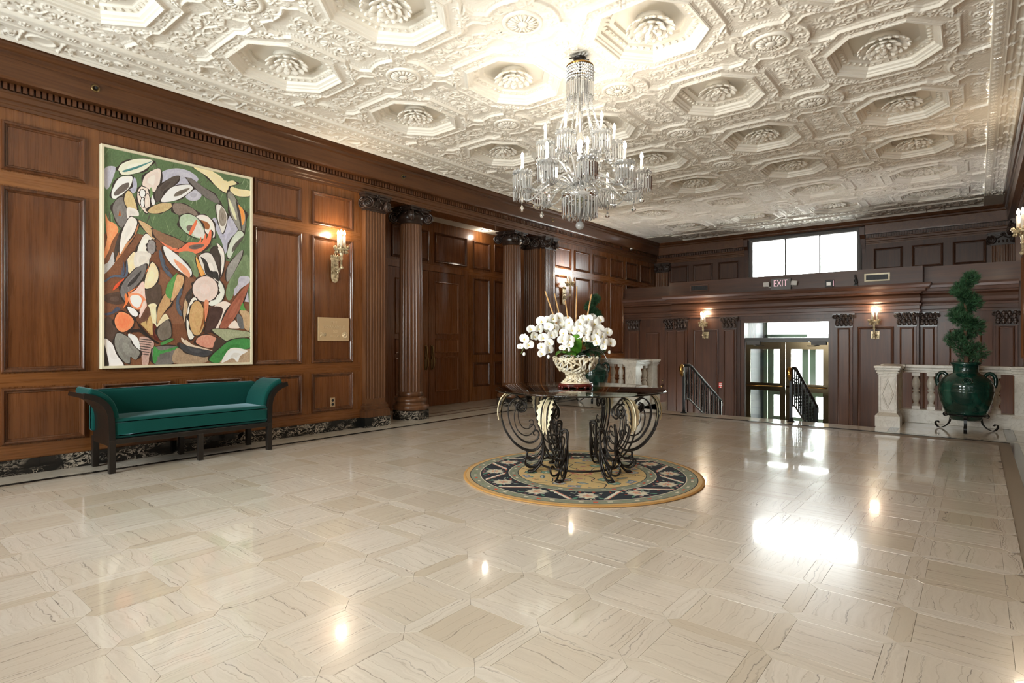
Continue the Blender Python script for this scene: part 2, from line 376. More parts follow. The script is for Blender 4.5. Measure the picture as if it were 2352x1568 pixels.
# recess back wall panels
def fA(a,z): return ((-1.2,a,z),R(90))
for c,w in ((6.815,.87),(7.835,.87),(8.71,.5),(5.73,.5),(9.31,.42),(5.13,.42)):
    if w==.87: panel(wl,fA(c,2.98)[0],R(90),w,.57)
    else:
        for z0,z1 in ((2.69,3.25),(.94,2.50),(.29,.78)):
            panel(wl,fA(c,(z0+z1)/2)[0],R(90),w,z1-z0)
obj('panel_rail',MB().box(-1.2,-1.197,4.85,9.6,2.545,2.66),M['wood_y'],wl)
# ---- double door in the recess
d=root('door_1',(-1.2,7.22,0),0,label='dark stained double door standing in the columned recess',cat='door',kind='structure')
m=MB()
for s in (-1,1): m.box(0,.05,s*.95-(0.1 if s<0 else 0),s*.95+(0.1 if s>0 else 0),0,2.62)
m.box(0,.05,-.95,.95,2.52,2.62); obj('door_frame',m,M['ddoor'],d)
for s in (-1,1):
    lf=obj('door_leaf',MB().box(.0,.035,min(s*.004,s*.945),max(s*.004,s*.945),.005,2.515),M['ddoor'],d)
    for z0,z1 in ((1.34,2.33),(.99,1.26),(.26,.92)):
        panel(lf,(.035,s*.475,(z0+z1)/2),R(90),.62,z1-z0,2,2 if False else 1,'door_panel')
    h=MB(); y=s*.075; h.box(.035,.045,y-.028,y+.028,.68,1.14,0)
    h.tube([(.05,y,1.12),(.075,y,1.1),(.085,y,1.0),(.095,y,.92),(.115,y,.84),(.10,y,.76),(.075,y,.71),(.05,y,.69)],[.016,.018,.016,.014,.019,.016,.014,.014],8)
    h.box(.035,.06,y-.02,y+.02,.88,.93); obj('handle',h,M['oldbrass'],lf,label='long antique brass pull handle on a plate')
# ---- pilasters
def pilaster_mesh(w,dp,z0,z1,nf):
    pts=[(-w/2,0)]; fw=w/(nf+.35); r=fw*.36
    for i in range(nf):
        c=-w/2+fw*(i+.675)
        for k in range(7):
            a=PI-PI*k/6; pts.append((c+r*cos(a),-dp+r*.8*sin(a)))
        if i==0: pts.insert(1,(-w/2,-dp))
    pts+=[(w/2,-dp),(w/2,0)]
    m=MB(); m.prism(pts,z0+.07,z1-.05); m.box(-w/2,w/2,-dp,0,z0,z0+.07); m.box(-w/2,w/2,-dp,0,z1-.05,z1); return m
def volute(m,c,ax,sg,r,mi=0):
    ax=Vector(ax).normalized(); up=Vector((0,0,1)); e=up.cross(ax)*sg; c=Vector(c); pts=[];rad=[]
    for k in range(34):
        t=k/33; q=r*(1-.86*t); a=PI/2-2*PI*2.35*t
        pts.append(c+ax*(.006+.012*t)+e*q*cos(a)*1+up*q*sin(a)); rad.append(r*(.17-.09*t))
    m.tube(pts,rad,5,mi)
    k=m.n; m.lathe([(r*.9,-.035),(r*.95,-.01),(r*.9,.002),(.0,.004)],16,(0,0,0),mi)
    Mx=Matrix.Translation(c)@ax.to_track_quat('Z','Y').to_matrix().to_4x4(); m.xf(Mx,k)
    k=m.n; m.sphere((0,0,0),r*.17,8,5,mi); m.xf(Matrix.Translation(c+ax*.02),k)
def floret(m,c,ax,r,n=6,mi=0):
    k=m.n; m.sphere((0,0,r*.25),r*.3,6,4,mi)
    for i in range(n):
        a=2*PI*i/n; q=m.n; m.sphere((0,0,0),1,6,4,mi); m.xf(Matrix.Translation((r*.62*cos(a),r*.62*sin(a),.1*r))@Matrix.Rotation(a,4,'Z')@Matrix.Diagonal((r*.42,r*.26,r*.2,1)),q)
    m.xf(Matrix.Translation(c)@Vector(ax).normalized().to_track_quat('Z','Y').to_matrix().to_4x4(),k)
def ionic_pilaster(w,dp):
    m=MB(); hw=w/2
    m.box(-hw-.01,hw+.01,-dp-.012,0,-.16,-.135); m.box(-hw-.03,hw+.03,-dp-.03,0,-.135,-.06)
    m.box(-hw-.06,hw+.06,-dp-.07,0,.055,.085); m.box(-hw-.045,hw+.045,-dp-.05,0,.02,.055)
    m.box(-hw-.02,hw+.02,-dp-.03,0,-.06,.02)
    for s in (-1,1):
        volute(m,(s*(hw-.0),-dp-.06,-.065),(s*.45,-1,0),-s,.082); volute(m,(s*(hw+.035),-dp+.0,-.065),(s,-.3,0),s,.078)
    for i in range(5): 
        x=(i-2)*w*.17; k=m.n; m.sphere((x,-dp-.04,-.095),.019,6,5,0,1.5)
    floret(m,(0,-dp-.07,.03),(0,-1,0),.045)
    for s in (-1,1):
        m.tube([(s*.03,-dp-.055,-.0),(s*.07,-dp-.06,-.035),(s*.11,-dp-.055,-.03)],.012,5)
    return m
def pil_base(w,dp):
    m=MB(); hw=w/2
    for x,z0,z1,e in ((.0,0,0,0),): pass
    m.box(-hw-.045,hw+.045,-dp-.05,0,.14,.225); m.box(-hw-.035,hw+.035,-dp-.04,0,.225,.245)
    m.box(-hw-.018,hw+.018,-dp-.02,0,.245,.275); m.box(-hw-.028,hw+.028,-dp-.03,0,.275,.30); m.box(-hw-.01,hw+.01,-dp-.012,0,.30,.325)
    return m
PM=pilaster_mesh(.35,.07,.325,3.10,7).me('shaft',M['column']); PC=ionic_pilaster(.35,.07).me('capital',M['carved']); PB=pil_base(.35,.07).me('base',M['column'])
PP=MB().box(-.225,.225,-.13,0,0,.14).me('plinth',M['portoro'])
PIL=[]
def pilaster(loc,rz,label,zlow=True):
    r=root('pilaster',loc,rz,label=label,cat='pilaster',kind='structure')
    obj('shaft',PM,None,r)
    obj('capital',PC,None,r,(0,0,3.21),label='carved scroll capital')
    if zlow: obj('base',PB,None,r); obj('plinth',PP,None,r,label='black veined marble plinth')
    return r
pilaster((0,5.075,0),R(90),'fluted wooden pilaster beside the room plaque, left of the recess')
pilaster((0,9.36,0),R(90),'fluted wooden pilaster on the wall just beyond the recess, under a lit sconce')
pilaster((-.21,9.16,0),0,'fluted wooden pilaster turned inward on the far jamb of the recess')
pilaster((RX,13.1,0),R(-90),'fluted wooden pilaster on the right wall near the entrance')
for x,l in ((.19,'upper fluted pilaster in the far corner above the entrance, beside the long panelled wall'),(7.10,'upper fluted pilaster in the far corner above the entrance, behind the spiral topiary')):
    pilaster((x,RY1,0),0,l,False)
# ---- free standing columns in the recess opening
cm=MB(); N=24
def flut(a,z):
    t=(a*N/(2*PI))%1-.5; return 1-.075*math.sqrt(max(0,1-(t/.40)**2))
pr=[]
for z in np.linspace(.42,3.04,9): pr.append((.192-.026*((z-.42)/2.62)**1.7,z))
cm.lathe(pr,24*8,(0,0,0),rf=flut,cap=False); cm.lathe([(.193,.345),(.194,.39),(.192,.425)],32); cm.lathe([(.166,3.03),(.168,3.09)],32)
CS=cm.me('shaft',M['column'])
cb=MB(); cb.lathe([(.27,.14),(.282,.155),(.286,.185),(.278,.215),(.255,.222),(.24,.235),(.232,.262),(.238,.272),(.25,.278),(.252,.30),(.243,.322),(.215,.328),(.205,.345)],40)
CB=cb.me('base',M['column'])
CP=MB().lathe([(.30,0),(.30,.14)],8,sm=False).me('plinth',M['portoro'])
cc=MB(); cc.lathe([(.168,-.17),(.185,-.155),(.185,-.135),(.205,-.12),(.215,-.06),(.19,0),(.18,.03)],32)
cc.box(-.20,.20,-.20,.20,.025,.06); cc.box(-.225,.225,-.225,.225,.06,.085)
for sx in (-1,1):
    for sy in (-1,1):
        ax=Vector((sx,sy,0)).normalized(); c=ax*.262; t=Vector((-ax.y,ax.x,0))
        for q in (-1,1):
            volute(cc,(c.x+t.x*q*.022,c.y+t.y*q*.022,-.065),t*q,(-1 if q>0 else 1),.085)
for ax in ((1,0,0),(-1,0,0),(0,1,0),(0,-1,0)):
    floret(cc,(ax[0]*.235,ax[1]*.235,.03),ax,.05)
    for s in (-1,1):
        t=(-ax[1]*s,ax[0]*s); cc.tube([(ax[0]*.21+t[0]*.03,ax[1]*.21+t[1]*.03,0),(ax[0]*.22+t[0]*.08,ax[1]*.22+t[1]*.08,-.03),(ax[0]*.215+t[0]*.13,ax[1]*.215+t[1]*.13,-.01)],.014,5)
CC=cc.me('capital',M['carved'])
for y,l in ((5.97,'free standing fluted wooden column at the near side of the recess'),(8.49,'free standing fluted wooden column at the far side of the recess')):
    r=root('column',(-.21,y,0),R(5),label=l,cat='column',kind='structure')
    obj('shaft',CS,None,r); obj('base',CB,None,r); obj('plinth',CP,None,r,rot=(0,0,R(22.5)),label='eight sided black marble plinth'); obj('capital',CC,None,r,(0,0,3.21),label='carved capital with corner scrolls')
# ---- cornice and dentils
o1=[(2.33,RY1),(0,RY1),(0,RY0),(RX,RY0),(RX,RY1),(4.86,RY1)]
cr=MB().sweep(o1,[(0,3.288),(.018,3.288),(.018,3.318),(.026,3.324),(.026,3.352),(.045,3.362),(.045,3.405),(.058,3.415),(.058,3.43),(.032,3.437),(.032,3.50),(.135,3.503),(.14,3.525),(.145,3.70)],lambda a,b,h:(a,b,h),False)
tr=obj('trim_1',cr,M['cornice'],label='deep mahogany cornice with a dentil course under the plaster ceiling',cat='cornice',kind='structure')
cr=MB().sweep([(0,RY0),(RX,RY0),(RX,RY1),(0,RY1)],[(.02,3.69),(.148,3.695),(.158,3.715),(.158,3.745),(.176,3.755),(.19,3.785),(.20,3.80),(.20,3.86)],lambda a,b,h:(a,b,h),True)
obj('crown_moulding',cr,M['cornice'],tr)
DN=MB().box(-.014,.014,.03,.066,-.03,.03).me('dentil',M['wood_mold'])
y=.62
while y<14.3: obj('dentil',DN,None,tr,(0,y,3.468),(0,0,R(-90))); y+=.0455
dd=MB()
for k in range(50): dd.box(.08+k*.0455-.014,.08+k*.0455+.014,RY1-.066,RY1-.03,3.438,3.498)
for k in range(52): dd.box(4.9+k*.0455-.014,4.9+k*.0455+.014,RY1-.066,RY1-.03,3.438,3.498)
obj('dentil_course',dd,M['dwood'],tr,kind='stuff')
dd=MB()
for k in range(300): y=.7+k*.0455; dd.box(RX-.066,RX-.03,y-.014,y+.014,3.438,3.498)
obj('dentil_course',dd,M['wood_mold'],tr,kind='stuff')
# ---- black marble baseboards
def baseboard(nm,segs,along,x0,x1,label):
    r=root(nm,label=label,cat='baseboard',kind='structure')
    for a,b in segs:
        n=max(1,round((b-a)/.92)); 
        for k in range(n):
            p,q=a+(b-a)*k/n+.001,a+(b-a)*(k+1)/n-.001
            obj('marble_block',MB().box(x0,x1,p,q,0,.138),M['portoro'],r)
baseboard('baseboard_left',[(RY0,4.85),(9.585,10.55)],1,0,.022,'black marble baseboard with cream veins along the long panelled wall')
baseboard('baseboard_right',[(RY0,10.5)],1,RX-.022,RX,'black marble baseboard along the right wall')
# ---- right wall and front wall
m=MB(); m.box(RX,RX+.15,RY0,RY1,-.9,3.86)
wr=obj('wall_right',m,M['wood_stile'],label='mahogany panelled wall along the right side of the lobby',cat='wall',kind='structure')
wall_panels(wr,fR,[YL1[0]+.765*k for k in range(19)])
m=MB()
for x0,x1 in ((0,.95),(2.85,4.15),(6.05,RX)): m.box(x0,x1,RY0-.15,RY0,-.2,3.86)
for x0,x1 in ((.95,2.85),(4.15,6.05)): m.box(x0,x1,RY0-.15,RY0,-.2,.9); m.box(x0,x1,RY0-.15,RY0,3.1,3.86)
wf=obj('wall_front',m,M['wood_stile'],label='panelled wall behind the viewer with openings for two added fill windows',cat='wall',kind='structure')
def window(nm,x0,x1,y,z0,z1,nx,nz,label,t=.05,fr=.05):
    w=root(nm,label=label,cat='window',kind='structure'); m=MB()
    m.box(x0,x1,y-t,y+t,z0,z0+fr); m.box(x0,x1,y-t,y+t,z1-fr,z1); m.box(x0,x0+fr,y-t,y+t,z0+fr,z1-fr); m.box(x1-fr,x1,y-t,y+t,z0+fr,z1-fr)
    obj('window_frame',m,M['winframe'],w); dx=(x1-x0-2*fr)/nx; dz=(z1-z0-2*fr)/nz
    for i in range(1,nx): obj('mullion',MB().box(x0+fr+dx*i-.016,x0+fr+dx*i+.016,y-.03,y+.03,z0+fr,z1-fr),M['winframe'],w)
    for j in range(1,nz): obj('mullion',MB().box(x0+fr,x1-fr,y-.025,y+.025,z0+fr+dz*j-.014,z0+fr+dz*j+.014),M['winframe'],w)
    for i in range(nx):
        for j in range(nz): obj('pane',MB().box(x0+fr+dx*i+.017,x0+fr+dx*(i+1)-.017,y-.004,y+.004,z0+fr+dz*j+.015,z0+fr+dz*(j+1)-.015),M['pane'],w)
    return w
window('fill_window_2',.95,2.85,RY0-.08,.9,3.1,2,3,'added unseen window for fill daylight behind the viewer, nearer the long panelled wall')  # both front windows are invented, added out of view as daylight fill
window('fill_window_3',4.15,6.05,RY0-.08,.9,3.1,2,3,'added unseen window for fill daylight behind the viewer, nearer the right wall')
# ---- back wall (upper part seen above the entrance surround)
m=MB()
m.box(0,2.5,RY1,RY1+.2,2.4,3.86); m.box(4.7,RX,RY1,RY1+.2,2.4,3.86); m.box(2.5,4.7,RY1,RY1+.2,3.62,3.86); m.box(2.5,4.7,RY1,RY1+.2,1.75,2.68)
m.box(0,2.75,RY1,RY1+.2,-.9,2.4); m.box(4.7,RX,RY1,RY1+.2,-.9,2.4); m.box(2.5,2.75,RY1,RY1+.2,2.3,2.68)
wb=obj('wall_back',m,M['dwood'],label='dark panelled end wall with the high window above the entrance',cat='wall',kind='structure')
for x0,x1 in ((.40,.90),(1.03,1.53),(1.68,2.18),(5.0,5.52),(5.67,6.19),(6.34,6.86)):
    panel(wb,((x0+x1)/2,RY1,2.965),0,x1-x0,.46,1)
window('window_1',2.46,4.74,RY1+.02,2.62,3.66,3,1,'bright three paned high window above the entrance surround',.06,.055)
for s,x in ((1,2.37),(-1,4.80)):
    m=MB(); m.prism([(0,3.12),(0,3.66),(.14,3.66),(.13,3.5),(.07,3.42),(.04,3.3),(.015,3.2)],x-.045,x+.045,0,lambda a,b,h:(h,RY1-a,b)); obj('bracket',m,M['dwood'],wb)
obj('window_casing',MB().sweep([(2.44,2.3),(2.44,3.68),(4.76,3.68),(4.76,2.3)],[(-.05,0),(-.05,.05),(-.03,.065),(0,.05),(.02,.03),(.02,0)],lambda a,b,h:(a,RY1-h,b),False),M['winframe'],wb)
# ================================================================ FLOOR
fl=MB()
fl.box(0,RX,RY0,9.45,-.25,-.006); fl.box(0,1.85,9.45,10.6,-.25,-.006); fl.box(5.6,RX,9.45,10.6,-.25,-.006); fl.box(-1.2,0,4.85,9.6,-.25,-.006)
floor=obj('floor',fl,M['grout'],label='pale vein-cut marble lobby floor of square tiles framed by mitred strips',cat='floor',kind='structure')
PT=.3972; GX0=.515; GY0=1.545-PT*9; ws=.041; g_=.0006
a=PT/2-ws-g_
def slab(pts,z=0.0,d=.012,bv=.0004):
    m=MB(); c=np.mean(np.array(pts),0); n=len(pts)
    ins=[tuple(np.array(p)+(c-np.array(p))/np.linalg.norm(c-np.array(p))*bv*1.3) for p in pts]
    m.add([(x,y,z-d) for x,y in pts]+[(x,y,z-bv) for x,y in pts]+[(x,y,z) for x,y in ins],[tuple(range(2*n,3*n))]+[(i,(i+1)%n,n+(i+1)%n,n+i) for i in range(n)]+[(n+i,n+(i+1)%n,2*n+(i+1)%n,2*n+i) for i in range(n)])
    return m
sqp=[(-a,-a),(a,-a),(a,a),(-a,a)]
L=PT/2-g_; stp=[(-ws+g_,-(L-ws)),(0,-L),(ws-g_,-(L-ws)),(ws-g_,L-ws),(0,L),(-ws+g_,L-ws)]
TM=slab(sqp).me('marble_tile',M['tile']); SM=slab(stp).me('marble_strip',M['tile'])
def cam_key(x,y):
    dx,dy=x-6.72,y; d=-sin(R(39.2))*dx+cos(R(39.2))*dy; l=cos(R(39.2))*dx+sin(R(39.2))*dy
    if d<.35: return 1e9
    u=1176+1310*l/d; v=784+1310*1.2/d
    return d if -140<u<2500 and v<1720 else 1e6+d
tiles=[];strips=[]; X0,X1,Y0,Y1=.425,7.02,RY0,8.985
for i in range(-1,18):
    for j in range(-2,31):
        nx,ny=GX0+PT*i,GY0+PT*j; cx,cy=nx+PT/2,ny+PT/2
        if cx+a<=X1+.08 and cx-a>=X0-.01 and cy+a<Y1+.05 and cy>Y0: tiles.append((cx,cy,(i+j)%2))
        if cx+L<X1+.1 and cx-L>=X0-.12 and Y0<ny<Y1-.02: strips.append((cx,ny,1))
        if X0<nx<X1 and cy+L<Y1+.1 and cy>Y0: strips.append((nx,cy,0))
tiles.sort(key=lambda t:cam_key(t[0],t[1])); strips.sort(key=lambda t:cam_key(t[0],t[1]))
def place_floor(lst,me,nm,lim,par):
    rest=lst[lim:]
    for x,y,o in lst[:lim]:
        ob=bpy.data.objects.new(nm,me); COL.objects.link(ob); ob.parent=par; ob.location=(x,y,random.uniform(-.0002,.0002)); ob.rotation_euler=(0,0,R(-90) if o else (0 if random.random()<.5 else R(180)))
    pts=sqp if me is TM else stp; v=[];f=[];rn=[];tc=[]
    for x,y,o in rest:
        b=len(v); r=rng.random()
        for px,py in pts: v.append((x+(py if o else px),y+(-px if o else py),0)); rn.append(r); tc+= [px,py,0]
        f.append(tuple(range(b,b+len(pts))))
    mm=bpy.data.meshes.new(nm+'_field'); mm.from_pydata(v,[],f); mm.materials.append(M['tile_far'])
    mm.attributes.new('rnd','FLOAT','POINT').data.foreach_set('value',rn); mm.attributes.new('tc','FLOAT_VECTOR','POINT').data.foreach_set('vector',tc)
    obj(nm+'_field',mm,None,par,kind='stuff')
place_floor(tiles,TM,'marble_tile',300,floor); place_floor(strips,SM,'marble_strip',300,floor)
def fslab(nm,x0,x1,y0,y1,mat,z=0.0): return obj(nm,slab([(x0,y0),(x1,y0),(x1,y1),(x0,y1)],z),mat,floor)
k=RY0
while k<8.9:
    e=min(k+1.37,8.985); fslab('border_slab',.024,.368,k+.001,e-.001,M['slab']); k=e
fslab('black_stripe',.370,.418,RY0,9.0,M['blackstone'])
fslab('black_stripe',.418,7.02,8.99,9.045,M['blackstone'])
fslab('black_stripe',7.02,7.10,RY0,9.045,M['graystone'])
k=RY0
while k<8.9:
    e=min(k+1.37,9.045); fslab('border_slab',7.102,7.276,k+.001,e-.001,M['slab']); k=e
for i in range(5): fslab('nosing_slab',1.85+.75*i+.001,1.85+.75*(i+1)-.001,9.047,9.45,M['slab'])
for x0,x1 in ((.024,1.85),(5.6,7.276)):
    q=[(x0,x0+.18,0),(x0+.18,x0+.28,1),(x0+.28,x1-.28,0),(x1-.28,x1-.18,1),(x1-.18,x1,0)]
    fslab('black_stripe',x0,x1,9.10,9.125,M['blackstone'])
    fslab('border_slab',x0,x1,9.047,9.098,M['slab'])
    for p,r_,t in q: fslab('niche_slab',p+.001,r_-.001,9.127,10.6,M['graystone'] if t else M['slab'])
# recess floor with black line rectangle
for y0,y1 in ((4.85,6.2),(6.2,7.2),(7.2,8.24),(8.24,9.6)): fslab('recess_slab',-1.199,-.385,y0+.001,y1-.001,M['slab'])
fslab('black_stripe',-.383,-.34,6.2,8.24,M['blackstone']); fslab('black_stripe',-.12,-.075,6.2,8.24,M['blackstone'])
fslab('recess_slab',-.338,-.122,6.2,8.24,M['slab'])
for y0,y1 in ((4.85,6.2),(8.24,9.6)): fslab('recess_slab',-.383,-.075,y0+.001,y1-.001,M['slab'])
for y0,y1 in ((4.85,6.2),(6.2,7.2),(7.2,8.24),(8.24,9.6)): fslab('recess_slab',-.073,.023,y0+.001,y1-.001,M['slab'])
# ================================================================ CEILING
CZ=3.835; SX,SY=1.49,1.607; OX0,OY0=1.60,2.87; HX,HY,CXc,CYc=.42,.475,.22,.25
def octo(o=0):
    # octagon grown by o with true parallel offsets
    import itertools
    n=Vector((CYc,CXc)).normalized(); D=n.x*HX+n.y*(HY-CYc)
    hx,hy,dd_=HX+o,HY+o,D+o
    x_top=(dd_-n.y*hy)/n.x; y_side=(dd_-n.x*hx)/n.y
    return [(-x_top,-hy),(x_top,-hy),(hx,-y_side),(hx,y_side),(x_top,hy),(-x_top,hy),(-hx,y_side),(-hx,-y_side)]
nO=np.array([CYc,CXc])/math.hypot(CYc,CXc); dO=nO[0]*HX+nO[1]*(HY-CYc)
def sd_oct(x,y): return np.maximum(np.maximum(np.abs(x)-HX,np.abs(y)-HY),nO[0]*np.abs(x)+nO[1]*np.abs(y)-dO)
def stamp(H,X,Y,pts,w,h):
    # raised rounded stroke along a polyline, widths w per vertex
    for k in range(len(pts)-1):
        (x0,y0),(x1,y1)=pts[k],pts[k+1]; w0,w1=w[k],w[k+1]; ww=max(w0,w1)
        i0=np.searchsorted(X[0],min(x0,x1)-ww); i1=np.searchsorted(X[0],max(x0,x1)+ww)
        j0=np.searchsorted(Y[:,0],min(y0,y1)-ww); j1=np.searchsorted(Y[:,0],max(y0,y1)+ww)
        if i1<=i0 or j1<=j0: continue
        a_=X[j0:j1,i0:i1]; b_=Y[j0:j1,i0:i1]; dx,dy=x1-x0,y1-y0; t=np.clip(((a_-x0)*dx+(b_-y0)*dy)/(dx*dx+dy*dy+1e-12),0,1)
        d=np.hypot(a_-x0-t*dx,b_-y0-t*dy)/(w0+(w1-w0)*t)
        np.maximum(H[j0:j1,i0:i1],h*np.sqrt(np.clip(1-d*d,0,1)),out=H[j0:j1,i0:i1])
def scroll(H,X,Y,c,r,a0,turns,sg,w,h,tail=None):
    n=int(14*turns)+2; pts=[];ws_=[]
    for k in range(n):
        t=k/(n-1); a=a0+sg*2*PI*turns*t; q=r*(1-.85*t); pts.append((c[0]+q*cos(a),c[1]+q*sin(a))); ws_.append(w*(1-.45*t))
    if tail: pts=tail+pts; ws_=[w*.6]*len(tail)+ws_
    stamp(H,X,Y,pts,ws_,h)
    stamp(H,X,Y,[c,(c[0]+1e-4,c[1])],[w*1.3,w*1.3],h*1.25)
    for k in range(5):
        a=a0+sg*2*PI*turns*(k/9.); q=r*1.05; e=(c[0]+q*cos(a),c[1]+q*sin(a)); f=(c[0]+q*1.5*cos(a-sg*.5),c[1]+q*1.5*sin(a-sg*.5)); stamp(H,X,Y,[e,f],[w*.7,w*.3],h*.8)
def rose(H,X,Y,c,r,n,h):
    for k in range(n):
        a=2*PI*k/n; stamp(H,X,Y,[(c[0]+r*.35*cos(a),c[1]+r*.35*sin(a)),(c[0]+r*.8*cos(a),c[1]+r*.8*sin(a))],[r*.12,r*.26],h)
    stamp(H,X,Y,[c,(c[0]+1e-4,c[1])],[r*.24,r*.24],h*1.3)
def fan(H,X,Y,c,a0,r,n,sp,h):
    for k in range(n):
        a=a0+sp*(k/(n-1)-.5); l=r*(1-.25*abs(2*k/(n-1)-1)); stamp(H,X,Y,[(c[0]+.2*r*cos(a),c[1]+.2*r*sin(a)),(c[0]+l*cos(a),c[1]+l*sin(a))],[r*.04,r*.11],h)
def hf_mesh(name,X,Y,H,keep=None):
    ny,nx=X.shape; idx=np.arange(ny*nx).reshape(ny,nx)
    q=np.stack([idx[:-1,:-1],idx[:-1,1:],idx[1:,1:],idx[1:,:-1]],-1).reshape(-1,4)
    if keep is not None:
        kk=keep.ravel(); q=q[kk[q].all(1)]
    V=np.stack([X,Y,-H],-1).reshape(-1,3); u,inv=np.unique(q.ravel(),return_inverse=True)
    V=V[u]; q=inv.reshape(-1,4)
    me=bpy.data.meshes.new(name); me.vertices.add(len(V)); me.vertices.foreach_set('co',V.astype(np.float32).ravel())
    me.loops.add(q.size); me.loops.foreach_set('vertex_index',q.ravel().astype(np.int32)); me.polygons.add(len(q))
    me.polygons.foreach_set('loop_start',(np.arange(len(q))*4).astype(np.int32)); me.polygons.foreach_set('use_smooth',np.ones(len(q),bool))
    me.update(calc_edges=True); me.materials.append(M['plaster']); return me
def ceil_cell():
    nx,ny=249,269
    X,Y=np.meshgrid(np.linspace(-SX/2,SX/2,nx),np.linspace(-SY/2,SY/2,ny)); AX,AY=np.abs(X),np.abs(Y)
    so=sd_oct(X,Y)-.135; cxr,cyr=SX/2-AX,SY/2-AY; rc=np.hypot(cxr,cyr); sc_=rc-.315
    dg=np.array([SX/2,SY/2]); dg/=np.hypot(*dg); al=AX*dg[0]+AY*dg[1]; ac=np.abs(-AX*dg[1]+AY*dg[0]); st_=np.maximum(ac-.072,.45-al)
    ears=np.maximum(np.maximum(AX-.52,AY-.56),.60-al)      # squared ears beside the connecting strips
    ears=np.maximum(ears,ac-.17)
    s=np.minimum(np.minimum(so,sc_),np.minimum(st_,ears))
    band=1/(1+np.exp(s/.0035)); H=.019*band
    H+=.014*np.exp(-((s+.014)/.010)**2)+.006*np.exp(-((s-.012)/.012)**2)*(s<.03)
    # egg and dart beads along the field border
    ph=np.sin((X+Y)*2*PI/.034)*.5+.5; ph2=np.sin((X-Y)*2*PI/.034)*.5+.5
    H+=.007*np.exp(-((s-.022)/.010)**2)*np.where(AX>AY,ph,ph2)
    H+=.012*np.exp(-((sd_oct(X,Y)-.012)/.010)**2)
    O=np.zeros_like(X)
    for sx in (-1,1):
        for sy in (-1,1):
            m=lambda x,y:(sx*x,sy*y)
            # octagon ring ornaments
            rose(O,X,Y,m(.475,.0),.048,6,.016)
            rose(O,X,Y,m(.0,.53),.048,6,.016)
            for (x,y,sg) in ((.49,.12,1),(.49,.21,-1),(.10,.545,-1),(.19,.55,1)):
                scroll(O,X,Y,m(x,y),.034,0,1.3,sg*sx*sy,.009,.013)
            rose(O,X,Y,m(.405,.445),.058,7,.019); 
            for (x,y,sg) in ((.47,.345,1),(.31,.515,-1)): scroll(O,X,Y,m(x,y),.036,1,1.3,sg*sx*sy,.010,.014)
            # connector strip
            fan(O,X,Y,m(.485,.52),math.atan2(sy*SY,sx*SX),.085,5,1.2,.013); fan(O,X,Y,m(.56,.60),math.atan2(-sy*SY,-sx*SX),.07,3,.8,.012)
            # circle ring scrolls round the medallion
            for k in range(3):
                a=R(12+33*k+0); c=m(SX/2-.245*cos(a),SY/2-.245*sin(a)); 
                (rose if k==1 else lambda *q:scroll(O,X,Y,c,.042,a,1.3,sx*sy,.011,.015))(*( (O,X,Y,c,.05,6,.017) if k==1 else ()))
            # recessed field between two coffers along X (edge at +-SX/2)
            scroll(O,X,Y,m(.665,.16),.062,PI/2,1.5,sx*sy,.013,.020,[m(.72,.03),m(.735,.10)])
            fan(O,X,Y,m(.72,.0),R(180) if sx>0 else 0,.10,5,1.5,.018)
            scroll(O,X,Y,m(.70,.335),.05,0,1.3,-sx*sy,.012,.018,[m(.69,.23),m(.65,.28)])
            rose(O,X,Y,m(.745,.205),.036,6,.014)
            # field along Y (edge at +-SY/2)
            scroll(O,X,Y,m(.16,.725),.058,0,1.5,-sx*sy,.013,.020,[m(.03,.775),m(.10,.79)])
            fan(O,X,Y,m(.0,.775),R(-90) if sy>0 else R(90),.095,5,1.5,.018)
            scroll(O,X,Y,m(.325,.755),.048,0,1.3,sx*sy,.012,.018,[m(.22,.745),m(.27,.71)])
            rose(O,X,Y,m(.20,.803),.036,6,.014)
    H+=.62*O
    fine=rng.standard_normal((ny//2+2,nx//2+2)); fine=np.kron(fine,np.ones((2,2)))[:ny,:nx]; H+=.0006*fine
    keep=sd_oct(X,Y)>.006
    return hf_mesh('strapwork',X,Y,H,keep)
cells=MB()
ceil=obj('ceiling',MB().box(-.1,RX+.1,RY0-.1,RY1+.1,4.06,4.2),M['plaster'],label='cream plaster ceiling of octagonal coffers, strapwork and leafy rosettes',cat='ceiling',kind='structure')
CELL=ceil_cell()
fr=MB(); mpc=lambda a_,b_,h:(a_,b_,-h)
fr.sweep(octo(.0),[(-.012,.018),(-.009,.036),(.002,.041),(.010,.034),(.013,.018),(.028,.012),(.033,.0),(.040,-.004),(.056,-.012),(.060,-.035),(.066,-.038),(.108,-.050),(.112,-.066),(.120,-.069),(.160,-.072),(.163,-.10)],mpc,True)
fr.add([mpc(x,y,-.10) for x,y in octo(-.155)],[tuple(range(8))])
for i,(p,q) in enumerate(zip(octo(-.09),octo(-.09)[1:]+octo(-.09)[:1])):      # acanthus leaves on the inner slope
    n=max(2,int(math.dist(p,q)/.062))
    for k in range(n):
        t=(k+.5)/n; x,y=p[0]+(q[0]-p[0])*t,p[1]+(q[1]-p[1])*t; b=fr.n
        fr.sphere((0,0,0),1,6,4); d_=Vector((-x,-y,0)).normalized(); ang=math.atan2(d_.y,d_.x)
        fr.xf(Matrix.Translation((x,y,.040))@Matrix.Rotation(ang,4,'Z')@Matrix.Diagonal((.022,.0125,.009,1)),b)
FRM=fr.me('coffer_frame',M['plaster'])
